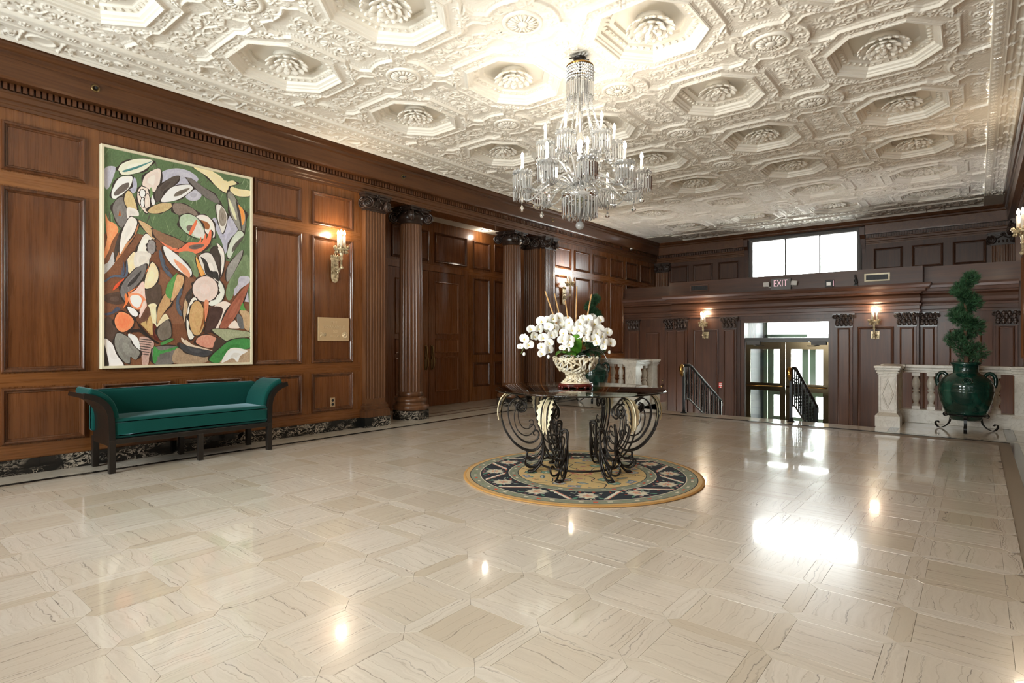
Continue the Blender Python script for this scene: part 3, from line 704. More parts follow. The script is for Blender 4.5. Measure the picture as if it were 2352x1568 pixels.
def rosette(kind):
    m=MB()
    def petal(r0,r1,wd,z0,z1,a,curl,lob=0):
        n=7; v=[];f=[]
        for i in range(n):
            t=i/(n-1); r=r0+(r1-r0)*t; w=wd*(sin(PI*min(.97,.18+.72*t))**.7)*(1 if not lob else 1+.18*math.cos(t*22))
            z=z0+(z1-z0)*t+curl*sin(PI*t)
            if t>.8: z-=(t-.8)*-.09
            for s in (-1,-.5,0,.5,1): v.append((r,s*w,-(z+.014*(abs(s)**2)*-1 - .012*(s==0))))
        for i in range(n-1):
            for j in range(4): f.append((i*5+j,i*5+j+1,(i+1)*5+j+1,(i+1)*5+j))
        b=m.n; m.add(v,f,0,True); m.xf(Matrix.Rotation(a,4,'Z'),b)
    def lobe(r,l,w,th,tilt,a,z):
        b=m.n; m.sphere((0,0,0),1,10,6); m.xf(Matrix.Rotation(a,4,'Z')@Matrix.Translation((r,0,z))@Matrix.Rotation(tilt,4,'Y')@Matrix.Diagonal((l,w,th,1)),b)
    if kind==0:
        for k in range(14): lobe(.150,.060,.0375,.013,.60,2*PI*k/14,-.012)
        for k in range(10): lobe(.082,.042,.027,.011,.5,2*PI*(k+.5)/10,-.018)
        for k in range(6): lobe(.035,.024,.014,.014,.4,2*PI*k/6,-.03)
    else:
        for k in range(10):
            a_=2*PI*k/10; lobe(.145,.070,.053,.013,.52,a_,-.010)
            for q in (-1,1): lobe(.188,.028,.022,.010,.8,a_+q*.16,-.034)
        for k in range(8): lobe(.092,.055,.038,.012,.55,2*PI*(k+.5)/8,-.024)
        for k in range(6): lobe(.045,.030,.018,.016,.5,2*PI*k/6,-.036)
    m.lathe([(.13,.06),(.11,.02),(.07,.005),(.03,-.02),(.026,-.04),(.0,-.05)],14)
    return m.me('rosette',M['plaster'])
RO=[rosette(0),rosette(1)]
md=MB()
flu=lambda a_,z: 1+.0*z
md.lathe([(.205,.0),(.205,-.052),(.190,-.064),(.172,-.062),(.165,-.045),(.160,-.03)],40,cap=False)
md.lathe([(.16,-.03),(.145,-.034),(.11,-.05),(.075,-.058),(.05,-.045)],64,rf=lambda a_,z:1+.07*abs(cos(10*a_)) if -.06<z<-.031 else 1,cap=False)
for k in range(32): a_=2*PI*k/32; md.sphere((.168*cos(a_),.168*sin(a_),-.052),.010,5,4)
for k in range(18): a_=2*PI*k/18; md.tube([(.06*cos(a_),.06*sin(a_),-.062),(.10*cos(a_),.10*sin(a_),-.064),(.145*cos(a_),.145*sin(a_),-.042)],[.009,.014,.018],5)
md.lathe([(.055,-.04),(.052,-.07),(.035,-.085),(.0,-.09)],16,rf=lambda a_,z:1+.12*cos(8*a_))
MDM=md.me('medallion',M['plaster'])
for i in range(4):
    for j in range(-2,7):
        x,y=OX0+SX*i,OY0+SY*j
        c=obj('coffer',CELL,None,ceil,(x,y,CZ)); obj('coffer_frame',FRM,None,c); obj('rosette',RO[(i+j)%2],None,c,(0,0,.045),(0,0,random.uniform(0,.5)))
        if i<3 and j<6: obj('medallion',MDM,None,ceil,(x+SX/2,y+SY/2,CZ-.004)).scale=(.82,.82,.55)
def border(wd,ln,right):
    nx,ny=int(wd/.007),int(ln/.007); X,Y=np.meshgrid(np.linspace(0,wd,nx),np.linspace(-ln/2,ln/2,ny))
    H=np.zeros_like(X); AY=np.abs(Y)
    def ridge(c,w,h): return h*np.exp(-((X-c)/w)**2)
    b0,b1=(wd-.30,wd-.12) if not right else (wd-.10,wd)
    if wd>.8: b0,b1=wd-.36,wd-.16
    H+=.022*((X>b0)&(X<b1))+ridge(b0-.012,.012,.03)+ridge(b1+.012,.012,.03)+ridge(.03,.02,.03)+ridge(b0-.035,.008,.012)
    bx=np.minimum(np.abs(X-.075),np.abs(X-(b0-.055))); inpan=(X>.075)&(X<b0-.055)
    cross=np.abs(AY-.14); 
    H+=.022*np.exp(-(np.minimum(np.abs(Y-.14),np.abs(Y+.14))/.010)**2)*inpan+.016*np.exp(-(bx/.010)**2)
    if not right: H+=.02*np.exp(-((np.hypot((X-(b0-.055+.075)/2)/((b0-.13)/2-.03),Y/.10)-1)/.12)**2)*inpan*(AY<.13)
    O=np.zeros_like(X); cxm=(b0+.02)/2
    for k in range(-7,8): rose(O,X,Y,((b0+b1)/2,k*.107+.05),.035 if not right else .028,6,.014)
    for sgy in (-1,1):
        for k in range(5):
            c=(cxm+(.04 if k%2 else -.04),sgy*(.21+.13*k)); scroll(O,X,Y,c,.045 if not right else .03,k,1.4,sgy*(1 if k%2 else -1),.011,.017)
    if not right:
        for k in range(-12,13): O=np.maximum(O,.012*np.sqrt(np.clip(1-((X-(wd-.06))/.02)**2-((Y-k*.066)/.026)**2,0,1)))
    return hf_mesh('border_band',X,Y,H+O)
BL=border(.655,SY,False); BR=border(.285,SY,True); BK=border(.90,SX,False)
for j in range(-2,7):
    y=OY0+SY*j
    obj('border_band',BL,None,ceil,(.2,y,CZ)); obj('border_band',BR,None,ceil,(7.1,y,CZ),(0,0,PI))
for i in range(4): obj('border_band',BK,None,ceil,(OX0+SX*i,14.21,CZ),(0,0,R(-90))); obj('border_band',BK,None,ceil,(OX0+SX*i,-2.0,CZ),(0,0,R(90)))
obj('border_panel',MB().box(.18,.856,13.31,14.25,CZ-.02,CZ+.03),M['plaster'],ceil); obj('border_panel',MB().box(6.814,7.12,13.31,14.25,CZ-.02,CZ+.03),M['plaster'],ceil)
obj('border_panel',MB().box(.18,.856,-2.0,-1.12,CZ-.02,CZ+.03),M['plaster'],ceil); obj('border_panel',MB().box(6.814,7.12,-2.0,-1.12,CZ-.02,CZ+.03),M['plaster'],ceil)
# ================================================================ ENTRANCE SURROUND, STAIRS, DOORS
ZL=-.85; YC=12.35; YS=12.62
m=MB()
for x0,x1 in ((1.36,2.85),(4.58,5.92)): m.box(x0,x1,YC,YS+.1,ZL,1.74)
m.box(2.85,4.58,YC,YS+.1,1.66,1.74)
m.box(1.36,5.92,YC,YS+.1,1.74,2.22)
m.box(0,1.36,YS,YS+.15,ZL,2.2); m.box(5.92,RX,YS,YS+.15,ZL,2.2)

m.box(0,RX,YS+.05,RY1,2.36,2.42)
ws_=obj('wall_entrance',m,M['dwood'],label='dark wooden entrance surround with pilasters, ledge and fascia at the foot of the end wall',cat='wall',kind='structure')
m=MB(); m.box(0,1.33,YS-.02,YS+.05,2.2,2.50); m.box(5.98,RX,YS-.16,YS+.05,2.2,2.53); m.box(1.32,5.985,YC-.13,YS+.05,2.235,2.53); obj('fascia',m,M['dwood_x'],ws_)
pf=[(0,1.735),(.045,1.735),(.045,1.775),(.03,1.785),(.03,1.845),(.055,1.85),(.06,1.885),(.03,1.89),(.045,1.93),(.05,1.98),(.04,2.03),(.02,2.06),(.055,2.065),(.065,2.09),(.12,2.10),(.13,2.15),(.17,2.16),(.20,2.20),(.21,2.235),(0,2.235)]
mpE=lambda a,b,h:(a,b,h)
def ent(path,sc=1): return MB().sweep(path,[(-o*sc,h) for o,h in pf],mpE,False)
obj('entablature',ent([(1.38,YS),(1.38,YC),(5.90,YC),(5.90,YS)]),M['dwood_x'],ws_)
obj('entablature',ent([(0,YS),(1.38,YS)],.8),M['dwood_x'],ws_); obj('entablature',ent([(5.90,YS),(7.25,YS)],.8),M['dwood_x'],ws_)
def corinth(w,dp):
    m=MB(); hw=w/2
    m.add([(x*sx,y,z) for (x,y,z) in ((hw,-dp,-.235),(hw,0,-.235),(hw*1.12,-dp-.02,-.03),(hw*1.12,0,-.03)) for sx in (-1,1)],[(0,1,5,4),(0,4,6,2),(1,3,7,5),(4,5,7,6),(0,2,3,1)])
    m.box(-hw*1.3,hw*1.3,-dp-.05,0,-.028,0); m.box(-hw*1.06,hw*1.06,-dp-.014,0,-.26,-.235)
    for row,(z,n,l) in enumerate(((-.235,4,.085),(-.165,3,.09),(-.11,4,.075))):
        for k in range(n):
            x=(k-(n-1)/2)*w/(n)*1.05; pts=[(x,-dp-.004,z),(x,-dp-.018,z+l*.5),(x,-dp-.034,z+l*.85),(x,-dp-.05,z+l),(x,-dp-.058,z+l*.85)]
            m.tube(pts,[.020,.031,.031,.025,.014],6)
            for s in (-1,1): m.tube([(x+s*.012,-dp-.008,z+.02),(x+s*.026,-dp-.03,z+l*.6)],[.012,.015],5)
    for s in (-1,1):
        m.tube([(s*.02,-dp-.02,-.10),(s*hw*.8,-dp-.03,-.06),(s*hw*1.15,-dp-.045,-.045)],.01,4); volute(m,(s*hw*1.14,-dp-.04,-.062),(s*.6,-1,0),-s,.036)
    floret(m,(0,-dp-.055,-.03),(0,-1,0),.028); return m
def small_pil(x0,x1,y,label):
    w=x1-x0; r=root('pilaster',((x0+x1)/2,y,0),0,label=label,cat='pilaster',kind='structure')
    obj('shaft',MB().box(-w/2,w/2,-.045,0,ZL,1.5),M['dwood'],r)
    k=panel_mesh(w-.07,2.0,1,1); p=obj('panel',k[0],None,r,(0,-.045,.46)); obj('panel_moulding',k[1],None,p)
    obj('capital',corinth(w,.045),M['carved'],r,(0,0,1.735),label='small carved leafy capital')
    obj('plinth',MB().box(-w/2-.02,w/2+.02,-.07,0,ZL,ZL+.2),M['dwood_x'],r)
for a in ((.12,.40,YS,'small pilaster of the entrance surround, against the long panelled wall'),(1.08,1.34,YS,'small pilaster of the set-back left bay of the entrance surround'),
          (1.42,1.71,YC,'small pilaster at the outer left corner of the projecting entrance bay'),(2.49,2.785,YC,'small pilaster just left of the glazed entrance doors'),
          (4.63,4.91,YC,'small pilaster just right of the glazed entrance doors'),(5.61,5.89,YC,'small pilaster at the outer right corner of the projecting entrance bay'),
          (5.93,6.17,YS,'darker small pilaster set back beside the right corner of the entrance bay'),(6.96,7.24,YS,'small pilaster at the far right end, behind the large spiral topiary')): small_pil(*a)
panel(ws_,(2.11,YC,.36),0,.56,2.24,1,0); panel(ws_,(5.27,YC,.36),0,.57,2.24,1,0)
panel(ws_,(1.56,YC-.0,2.385),0,.001,.001,1,1) if False else None
def side_door(nm,x0,x1,kx,label):
    r=root(nm,(0,0,0),label=label,cat='door',kind='structure'); lf=obj('door_leaf',MB().box(x0,x1,YS-.02,YS,ZL,1.55),M['dwood'],r)
    panel(lf,((x0+x1)/2,YS-.02,.42),0,(x1-x0)-.28,2.0,1,1,'door_panel')
    k=MB(); k.sphere((kx,YS-.075,.16),.032,12,8); k.lathe([(.022,0),(.014,.05)],10,(0,0,0)) if False else None
    k.tube([(kx,YS-.02,.16),(kx,YS-.06,.16)],.012,8); k.tube([(kx,YS-.02,.30),(kx,YS-.032,.30)],.022,10); obj('door_knob',k,M['oldbrass'],lf,label='round brass knob')
side_door('door_4',.44,1.06,1.0,'dark panelled side door left of the entrance bay, with a round knob')
side_door('door_5',6.20,6.92,6.27,'dark panelled side door behind the right marble balustrade')
# glazed double door with transom
dr=root('door_2',(0,0,0),label='glazed brass double entrance door with transom light at the foot of the stairs',cat='door',kind='structure')
m=MB(); m.box(2.85,2.93,YC+.02,YS,ZL,1.60); m.box(4.50,4.58,YC+.02,YS,ZL,1.60); m.box(2.85,4.58,YC+.02,YS,1.60,1.66); obj('door_frame',m,M['dwood'],dr)
obj('transom_bar',MB().box(2.93,4.50,YC+.07,YS-.02,1.20,1.285),flat('bronze_bar',0x3a3835,.35,.6),dr)
obj('transom_pane',MB().box(2.93,4.50,YC+.14,YC+.148,1.285,1.60),M['pane'],dr)
for x0,x1 in ((2.935,3.71),(3.72,4.495)):
    y0,y1=YC+.09,YC+.135; lf=MB(); z0,z1=ZL+.01,1.195
    zs=[(ZL+.01,ZL+.28),(.20,.36),(1.05,z1)]
    lf.box(x0,x0+.095,y0,y1,z0,z1); lf.box(x1-.105,x1,y0,y1,z0,z1)
    for a_,b_ in zs: lf.box(x0+.095,x1-.105,y0,y1,a_,b_)
    L_=obj('door_leaf',lf,flat('bronze_door',0x453a28,.16,.85) if x0<3 else bpy.data.materials['bronze_door'],dr)
    obj('pane',MB().box(x0+.095,x1-.105,y0+.018,y0+.026,.36,1.05),M['pane'],L_); obj('pane',MB().box(x0+.095,x1-.105,y0+.018,y0+.026,ZL+.28,.20),M['pane'],L_)
    b=MB(); b.tube([(x0+.02,y0-.06,.30),(x1-.03,y0-.06,.30)],.014,8)
    for x in (x0+.05,x1-.06): b.tube([(x,y0,.30),(x,y0-.06,.30)],.012,8)
    obj('push_bar',b,M['brass'],L_,label='brass push bar')
    c=MB(); cx=(x0+.17 if x0<3 else x1-.17); c.box(cx-.13,cx+.13,y0-.06,y0,1.14,1.215); c.tube([(cx,y0-.05,1.14),(cx+.09*(1 if x0<3 else -1),y0-.12,1.12),(cx+.2*(1 if x0<3 else -1),y0-.02,1.12)],.01,6)
    obj('door_closer',c,flat('closer_grey',0x4d4b48,.5) if x0<3 else bpy.data.materials['closer_grey'],L_)
# vestibule and street
m=MB(); m.box(1.6,2.75,12.75,RY1,ZL,2.36); m.box(4.7,5.9,12.75,RY1,ZL,2.36)
vs=obj('wall_vestibule',m,M['grey'],label='grey side walls of the small vestibule behind the glazed doors',cat='wall',kind='structure')
dv=root('door_3',(0,0,0),label='pale green framed outer street doors seen through the vestibule',cat='door',kind='structure')
m=MB(); m.box(2.75,2.83,RY1+.02,RY1+.12,ZL,2.3); m.box(4.62,4.70,RY1+.02,RY1+.12,ZL,2.3); m.box(2.75,4.7,RY1+.02,RY1+.12,1.30,1.38); m.box(2.75,4.7,RY1+.02,RY1+.12,2.22,2.3); obj('door_frame',m,M['palegreen'],dv)
for x0,x1 in ((2.84,3.72),(3.74,4.61)):
    q=MB(); q.box(x0,x0+.13,RY1+.04,RY1+.09,ZL,1.29); q.box(x1-.13,x1,RY1+.04,RY1+.09,ZL,1.29); q.box(x0+.13,x1-.13,RY1+.04,RY1+.09,ZL,ZL+.3); q.box(x0+.13,x1-.13,RY1+.04,RY1+.09,1.18,1.29); q.box(x0+.13,x1-.13,RY1+.04,RY1+.09,-.05,.10)
    l_=obj('door_leaf',q,M['palegreen'],dv); obj('pane',MB().box(x0+.13,x1-.13,RY1+.06,RY1+.068,.10,1.18),M['pane'],l_); obj('pane',MB().box(x0+.13,x1-.13,RY1+.06,RY1+.068,ZL+.3,-.05),M['pane'],l_)
lo=MB(); lo.box(0,RX,10.93,RY1+.3,ZL-.12,ZL)
obj('floor_lower',lo,M['slab'],label='lower hall floor at the foot of the marble stairs',cat='floor',kind='structure')
obj('ground',MB().box(-40,50,RY1+.3,120,ZL-.3,ZL-.02),M['concrete'],label='pale pavement and street outside the entrance',cat='ground',kind='structure')
b=root('building',(16,66,ZL-.02),R(4),label='pale stone building across the street, seen through the entrance glass',cat='building')
obj('wall',MB().box(-14,14,0,10,0,5.2),M['outwall'],b)
for i in range(-4,5):
    for z in (1.0,3.4): obj('window',MB().box(i*3-.7,i*3+.7,-.08,.0,z,z+1.3),M['grey'],b)
for n_,(tx,ty,h,l_) in enumerate(((6.6,33,6.5,'leafy street tree nearest the glazed entrance, across the pavement'),(11.5,46,7.5,'leafy street tree farther down the street, beyond the nearer tree'))):
    t=root('tree',(tx,ty,ZL-.02),0,label=l_,cat='tree'); tk=MB(); tk.tube([(0,0,0),(.05,0,1.5),(-.05,.1,3.2),(.1,0,h-1)],[.16,.13,.1,.04],8); obj('trunk',tk,M['bark'],t)
    lm=MB(); rr=random.Random(n_)
    for k in range(900):
        a_=rr.uniform(0,2*PI); q=rr.random()**.5; zz=rr.uniform(-1,1); R_=1.9*math.sqrt(max(0,1-zz*zz))*q; c=Vector((R_*cos(a_),R_*sin(a_),h-1.6+zz*1.7)); u=Vector((rr.gauss(0,1),rr.gauss(0,1),rr.gauss(0,1))).normalized()*.14; w_=u.orthogonal().normalized()*.09
        lm.add([c-u,c+w_,c+u,c-w_],[(0,1,2,3)])
    obj('foliage',lm,M['treeleaf'],t,kind='stuff')
# stairs
st=root('stairs',(0,0,0),label='marble stairs descending from the lobby to the entrance doors',cat='stairs',kind='structure')
for k in range(5):
    y=9.45+.295*k; z=-.1417*(k+1); obj('step',MB().box(1.85,5.6,y-.02,y+.295,ZL-.1,z,0,.004),M['slab'],st)
m=MB(); m.box(1.80,1.85,9.45,10.93,ZL,-.012); m.box(5.6,5.65,9.45,10.93,ZL,-.012); m.box(0,1.85,10.6,10.65,ZL,-.012); m.box(5.6,RX,10.6,10.65,ZL,-.012)
obj('cheek_wall',m,M['cmarble'],st)
# balustrades
def baluster():
    m=MB(); m.box(-.05,.05,-.05,.05,0,.055); m.lathe([(.047,.055),(.05,.07),(.043,.085),(.030,.10),(.034,.125),(.05,.165),(.055,.20),(.050,.235),(.036,.255),(.030,.265),(.044,.275),(.047,.285),(.044,.297),(.034,.305),(.038,.32),(.052,.36),(.055,.395),(.047,.435),(.033,.475),(.030,.49),(.043,.505),(.044,.515)],20,cap=False)
    m.box(-.05,.05,-.05,.05,.505,.56); return m.me('baluster',M['cmarble'])
BA=baluster()
def newel(par,x,y,w,diamond,nm='newel'):
    m=MB(); h=w/2
    m.box(-h-.04,h+.04,-h-.04,h+.04,0,.15); m.add([(sx*q,sy*q,z) for z,q in ((.15,h+.04),(.20,h)) for sx,sy in ((-1,-1),(1,-1),(1,1),(-1,1))],[(i,(i+1)%4,4+(i+1)%4,4+i) for i in range(4)])
    m.box(-h,h,-h,h,.19,.76)
    for z0,z1,e in ((.735,.76,.012),(.76,.78,.028),(.78,.80,.02),(.80,.83,.04),(.83,.86,.052)): m.box(-h-e,h+e,-h-e,h+e,z0,z1,0,.004)
    o=obj(nm,m,M['cmarble'],par,(x,y,0))
    if diamond:
        d_=MB(); mp=lambda a_,b_,q:(a_,-h-q,b_)
        d_.sweep([(0,.24),(h*.72,.46),(0,.68),(-h*.72,.46)],[(0,0),(.004,.012),(.016,.012),(.02,.004)],mp,True)
        d_.sweep([(-h*.88,.215),(h*.88,.215),(h*.88,.71),(-h*.88,.71)],[(0,0),(.003,.008),(.012,.008),(.014,0)],mp,True)
        obj('diamond_panel',d_,M['cmarble'],o)
    return o
def balustrade(s,label):
    # s=1: right of the stairs, s=-1: left (mirrored about the stair axis)
    ax=3.725; X=lambda x:ax+s*(x-ax); r=root('balustrade',(0,0,0),label=label,cat='balustrade')
    newel(r,X(5.735),9.735,.215,True); newel(r,X(5.735),10.45,.21,False); newel(r,X(7.20),10.45,.17,False)
    def bx(nm,x0,x1,y0,y1,z0,z1): a_,b_=sorted((X(x0),X(x1))); return obj(nm,MB().box(a_,b_,y0,y1,z0,z1,0,.005),M['cmarble'],r)
    bx('base_course',5.63,5.84,9.86,10.36,0,.20); bx('base_course',5.84,7.12,10.35,10.55,0,.20)
    for e,z0,z1 in ((.075,.745,.775),(.09,.775,.815),(.11,.815,.86)):
        bx('rail',5.735-e,5.735+e,9.87,10.34,z0,z1); bx('rail',5.87,7.11,10.45-e,10.45+e,z0,z1)
    for k in range(2): obj('baluster',BA,None,r,(X(5.735),9.98+.21*k,.19))
    x=6.01
    for k in range(6): obj('baluster',BA,None,r,(X(x+.183*k),10.45,.19))
    return r
balustrade(1,'cream marble balustrade on the right of the stairs, behind the large topiary urn')
balustrade(-1,'cream marble balustrade on the left of the stairs, beyond the glass table')
# stair railings
def railing(x,label,mat):
    r=root('stair_railing',(x,9.30,0),0,label=label,cat='railing')
    sl=-.1417/.295
    p=MB(); p.box(-.018,.018,-.018,.018,.0,.78); p.lathe([(.055,0),(.055,.012),(.03,.022),(.024,.06)],14); obj('post',p,mat,r)
    p=MB(); y1=1.78; p.tube([(0,-.03,.80),(0,.24,.80),(0,.32,.775),(0,y1,.775+sl*(y1-.32))],[.026,.026,.026,.026],8); obj('handrail',p,mat,r)
    p=MB(); zl=lambda y:.775+sl*(y-.32)
    p.tube([(0,y1,zl(y1)),(0,y1+.06,zl(y1)-.03),(0,y1+.07,zl(y1)-.10),(0,y1+.02,zl(y1)-.12)],.022,8); obj('rail_end',p,mat,r)
    p=MB(); p.tube([(0,-.03,.80),(0,-.085,.80),(0,-.115,.76),(0,-.10,.68),(0,-.06,.62)],[.028,.032,.036,.030,.016],10); obj('finial',p,M['brass'],r,label='curled brass rail end')
    p=MB(); p.tube([(0,0,.22),(0,.14,.235),(0,.26,.20),(0,y1,.20+sl*(y1-.26))],.013,6); obj('lower_rail',p,mat,r)
    p=MB(); p.box(-.018,.018,y1-.018,y1+.018,-.85+.14,zl(y1)); obj('post',p,mat,r)
    n=14
    for k in range(n):
        y=.11+k*(y1-.14)/n; z1=min(.80,zl(y)) if y>.3 else .79; z0=.225 if y<.26 else .20+sl*(y-.26)
        b_=MB()
        if k%2: b_.box(-.009,.009,y-.009,y+.009,z0,z1)
        else:
            b_.box(-.009,.009,y-.009,y+.009,z0,z0+.10); b_.box(-.009,.009,y-.009,y+.009,z1-.10,z1)
            zz=np.linspace(z0+.1,z1-.1,29)
            for q in range(2): b_.tube([(.008*cos(t*2*PI/7+q*PI),y+.008*sin(t*2*PI/7+q*PI),z) for t,z in enumerate(zz)],.009,5)
        obj('baluster',b_,mat,r)
    return r
railing(2.88,'black iron stair railing with a brass end, left side of the stairs',M['blackiron'])
railing(4.55,'black iron stair railing with a brass end, before the glazed right-hand entrance door',M['blackiron'])
# things on the fascia and walls
def exit_sign():
    r=root('exit_sign',(3.66,YC-.15,2.236),0,label='exit sign with two emergency lamp heads on the ledge under the window',cat='sign')
    obj('body',MB().box(-.15,.22,-.05,.02,0,.225,0,.004),flat('grey_sign_body',0x5e5b59,.5),r)
    f=bpy.data.curves.new('letters','FONT'); f.body='EXIT'; f.size=.185; f.extrude=.003; f.space_character=1.15; f.align_x='CENTER'; f.align_y='CENTER'; f.space_character=1.05
    o=bpy.data.objects.new('letters',f); COL.objects.link(o); dg=bpy.context.evaluated_depsgraph_get(); me=bpy.data.meshes.new_from_object(o.evaluated_get(dg)); bpy.data.objects.remove(o)
    me.materials.clear(); me.materials.append(M['redlit']); me.transform(Matrix.Diagonal((.66,1,1,1))); obj('letters',me,None,r,(.03,-.053,.125),(R(90),0,0),label='pale red letters reading EXIT')
    for s,x,ry in ((-1,-.235,0),(1,.28,R(8))):
        q=MB(); q.box(-.055,.055,-.05,.02,-.045,.045,0,.012); obj('lamp_head',q,M['greyp'],r,(x,-.02,.12),(0,ry,0))
    obj('bracket',MB().box(-.2,.25,-.01,.015,.06,.075),M['greyp'],r)
exit_sign()
def vent(x,w,fm,label):
    r=root('air_vent',(x,YC-.13,2.375),0,label=label,cat='vent')
    obj('backing',MB().box(-w/2+.02,w/2-.02,-.004,.0,-.05,.05),M['black'],r)
    q=MB().sweep([(-w/2,-.075),(w/2,-.075),(w/2,.075),(-w/2,.075)],[(0,0),(.004,.014),(.028,.012),(.032,.002)],lambda a_,b_,h:(a_,-h,b_),True); obj('vent_frame',q,fm,r)
    for k in range(18): x_=-w/2+.04+k*(w-.08)/17; obj('slat',MB().box(x_-.004,x_+.004,-.012,-.003,-.048,.048),M['black'],r)
vent(2.03,.42,M['dwood_x'],'narrow wood framed air vent on the left part of the fascia')
vent(5.31,.40,M['framecream'],'pale framed air vent on the right part of the fascia')
r=root('speaker_box',(4.55,YC-.17,2.236),0,label='small black box with a pale dial on the ledge right of the exit sign',cat='box')
obj('case',MB().box(-.065,.065,-.05,.04,0,.135,0,.004),M['black'],r); obj('dial',MB().box(-.04,.03,-.053,-.05,.03,.095),M['white'],r); obj('side_strip',MB().box(.066,.069,-.02,.02,.02,.12),M['redlit'],r)
r=root('figurine',(4.98,YC-.17,2.236),0,label='small dark figurine standing on the ledge beside the pale framed vent',cat='figurine')
q=MB(); q.box(-.035,.035,-.03,.03,0,.02); q.tube([(0,0,.02),(.012,0,.06),(-.004,0,.10),(.006,0,.135),(-.01,0,.165),(-.005,0,.185)],[.022,.024,.028,.016,.013,.016],8); q.tube([(.004,0,.13),(.03,-.01,.11),(.025,-.01,.085)],.007,5); q.sphere((-.006,0,.198),.014,8,6); obj('body',q,M['black'],r)
r=root('fire_alarm',(2.45,YC,.27),0,label='red fire alarm pull station on the small pilaster left of the entrance doors',cat='alarm')
obj('body',MB().box(-.04,.04,-.03,0,-.06,.06,0,.004),M['red'],r); obj('pull_handle',MB().box(-.03,.03,-.042,-.03,-.012,.012,0,.003),M['white'],r,label='white pull bar'); obj('label_plate',MB().box(-.028,.028,-.033,-.03,.025,.045),M['white'],r); obj('label_plate',MB().box(-.015,.015,-.033,-.03,-.05,-.03),M['white'],r)
# ================================================================ FURNITURE
# ---- bench
b=root('bench',(.36,2.47,0),0,label='long low bench in teal velvet with dark flared wooden arms under the painting',cat='bench')
def arm_curve(s,n=14,o=0):
    P=[(.745,.25),(.748,.40),(.752,.50),(.768,.575),(.80,.635),(.85,.68),(.905,.708),(.96,.722)]
    return [(s*(y+o*.0),z) for y,z in catmull(P,3,False)]
for s in (-1,1):
    c=arm_curve(s)
    def strip(off0,off1,x0,x1,m,mi=0,pts=None,bev=0):
        pts=pts or c; A=[];B=[]
        for i,(y,z) in enumerate(pts):
            j=min(i+1,len(pts)-1); k=max(i-1,0); t=Vector((pts[j][0]-pts[k][0],pts[j][1]-pts[k][1])).normalized(); nn=Vector((t.y,-t.x))*(1 if s>0 else -1)
            A.append((y+nn.x*off0,z+nn.y*off0)); B.append((y+nn.x*off1,z+nn.y*off1))
        m.prism(A+B[::-1],x0,x1,mi,lambda a_,b_,h:(h,a_,b_),False)
    m=MB(); strip(-.016,.022,-.225,.235,m); obj('arm_shell',m,M['benchwood'],b)
    m=MB(); strip(-.024,.026,.22,.262,m); obj('arm_front',m,M['benchwood'],b)
    m=MB(); strip(-.075,-.014,-.20,.222,m,0,c[4:-2]); o=obj('arm_pad',m,M['velvet'],b); bv=o.modifiers.new('soft','BEVEL'); bv.width=.022; bv.segments=3
    for x in (.24,-.235): obj('leg',MB().box(x-.026,x+.026,s*.745-.026,s*.745+.026,0,.30,0,.003),M['benchwood'],b)
for x in (.24,-.235): obj('leg',MB().box(x-.024,x+.024,-.024+.02,.024+.02,0,.27,0,.003),M['benchwood'],b)
m=MB(); m.box(-.25,.262,-.74,.74,.262,.308,0,.004); obj('seat_frame',m,M['benchwood'],b)
def cushion(x0,x1,y0,y1,z0,z1,r,crown=.02,nx=10,ny=26):
    bm=bmesh.new(); bmesh.ops.create_cube(bm,size=1)
    for v in bm.verts: v.co=((x0+x1)/2+v.co.x*(x1-x0),(y0+y1)/2+v.co.y*(y1-y0),(z0+z1)/2+v.co.z*(z1-z0))
    bmesh.ops.subdivide_edges(bm,edges=bm.edges[:],cuts=6,use_grid_fill=True)
    bmesh.ops.bevel(bm,geom=[e for e in bm.edges if len(e.link_faces)==2 and e.calc_face_angle()>.5],offset=r,segments=4,affect='EDGES',profile=.5)
    for v in bm.verts:
        u=(v.co.y-y0)/(y1-y0)*2-1; w=(v.co.x-x0)/(x1-x0)*2-1
        if v.co.z>(z0+z1)/2: v.co.z+=crown*(1-u*u)*(1-w*w)
    return MB().bm(bm,0,True)
obj('seat_cushion',cushion(-.19,.255,-.735,.735,.308,.495,.035,.018),M['velvet'],b)
obj('back_cushion',cushion(-.245,-.155,-.80,.80,.35,.745,.03,.008),M['velvet'],b)
obj('back_frame',MB().box(-.258,-.238,-.76,.76,.28,.72),M['benchwood'],b)
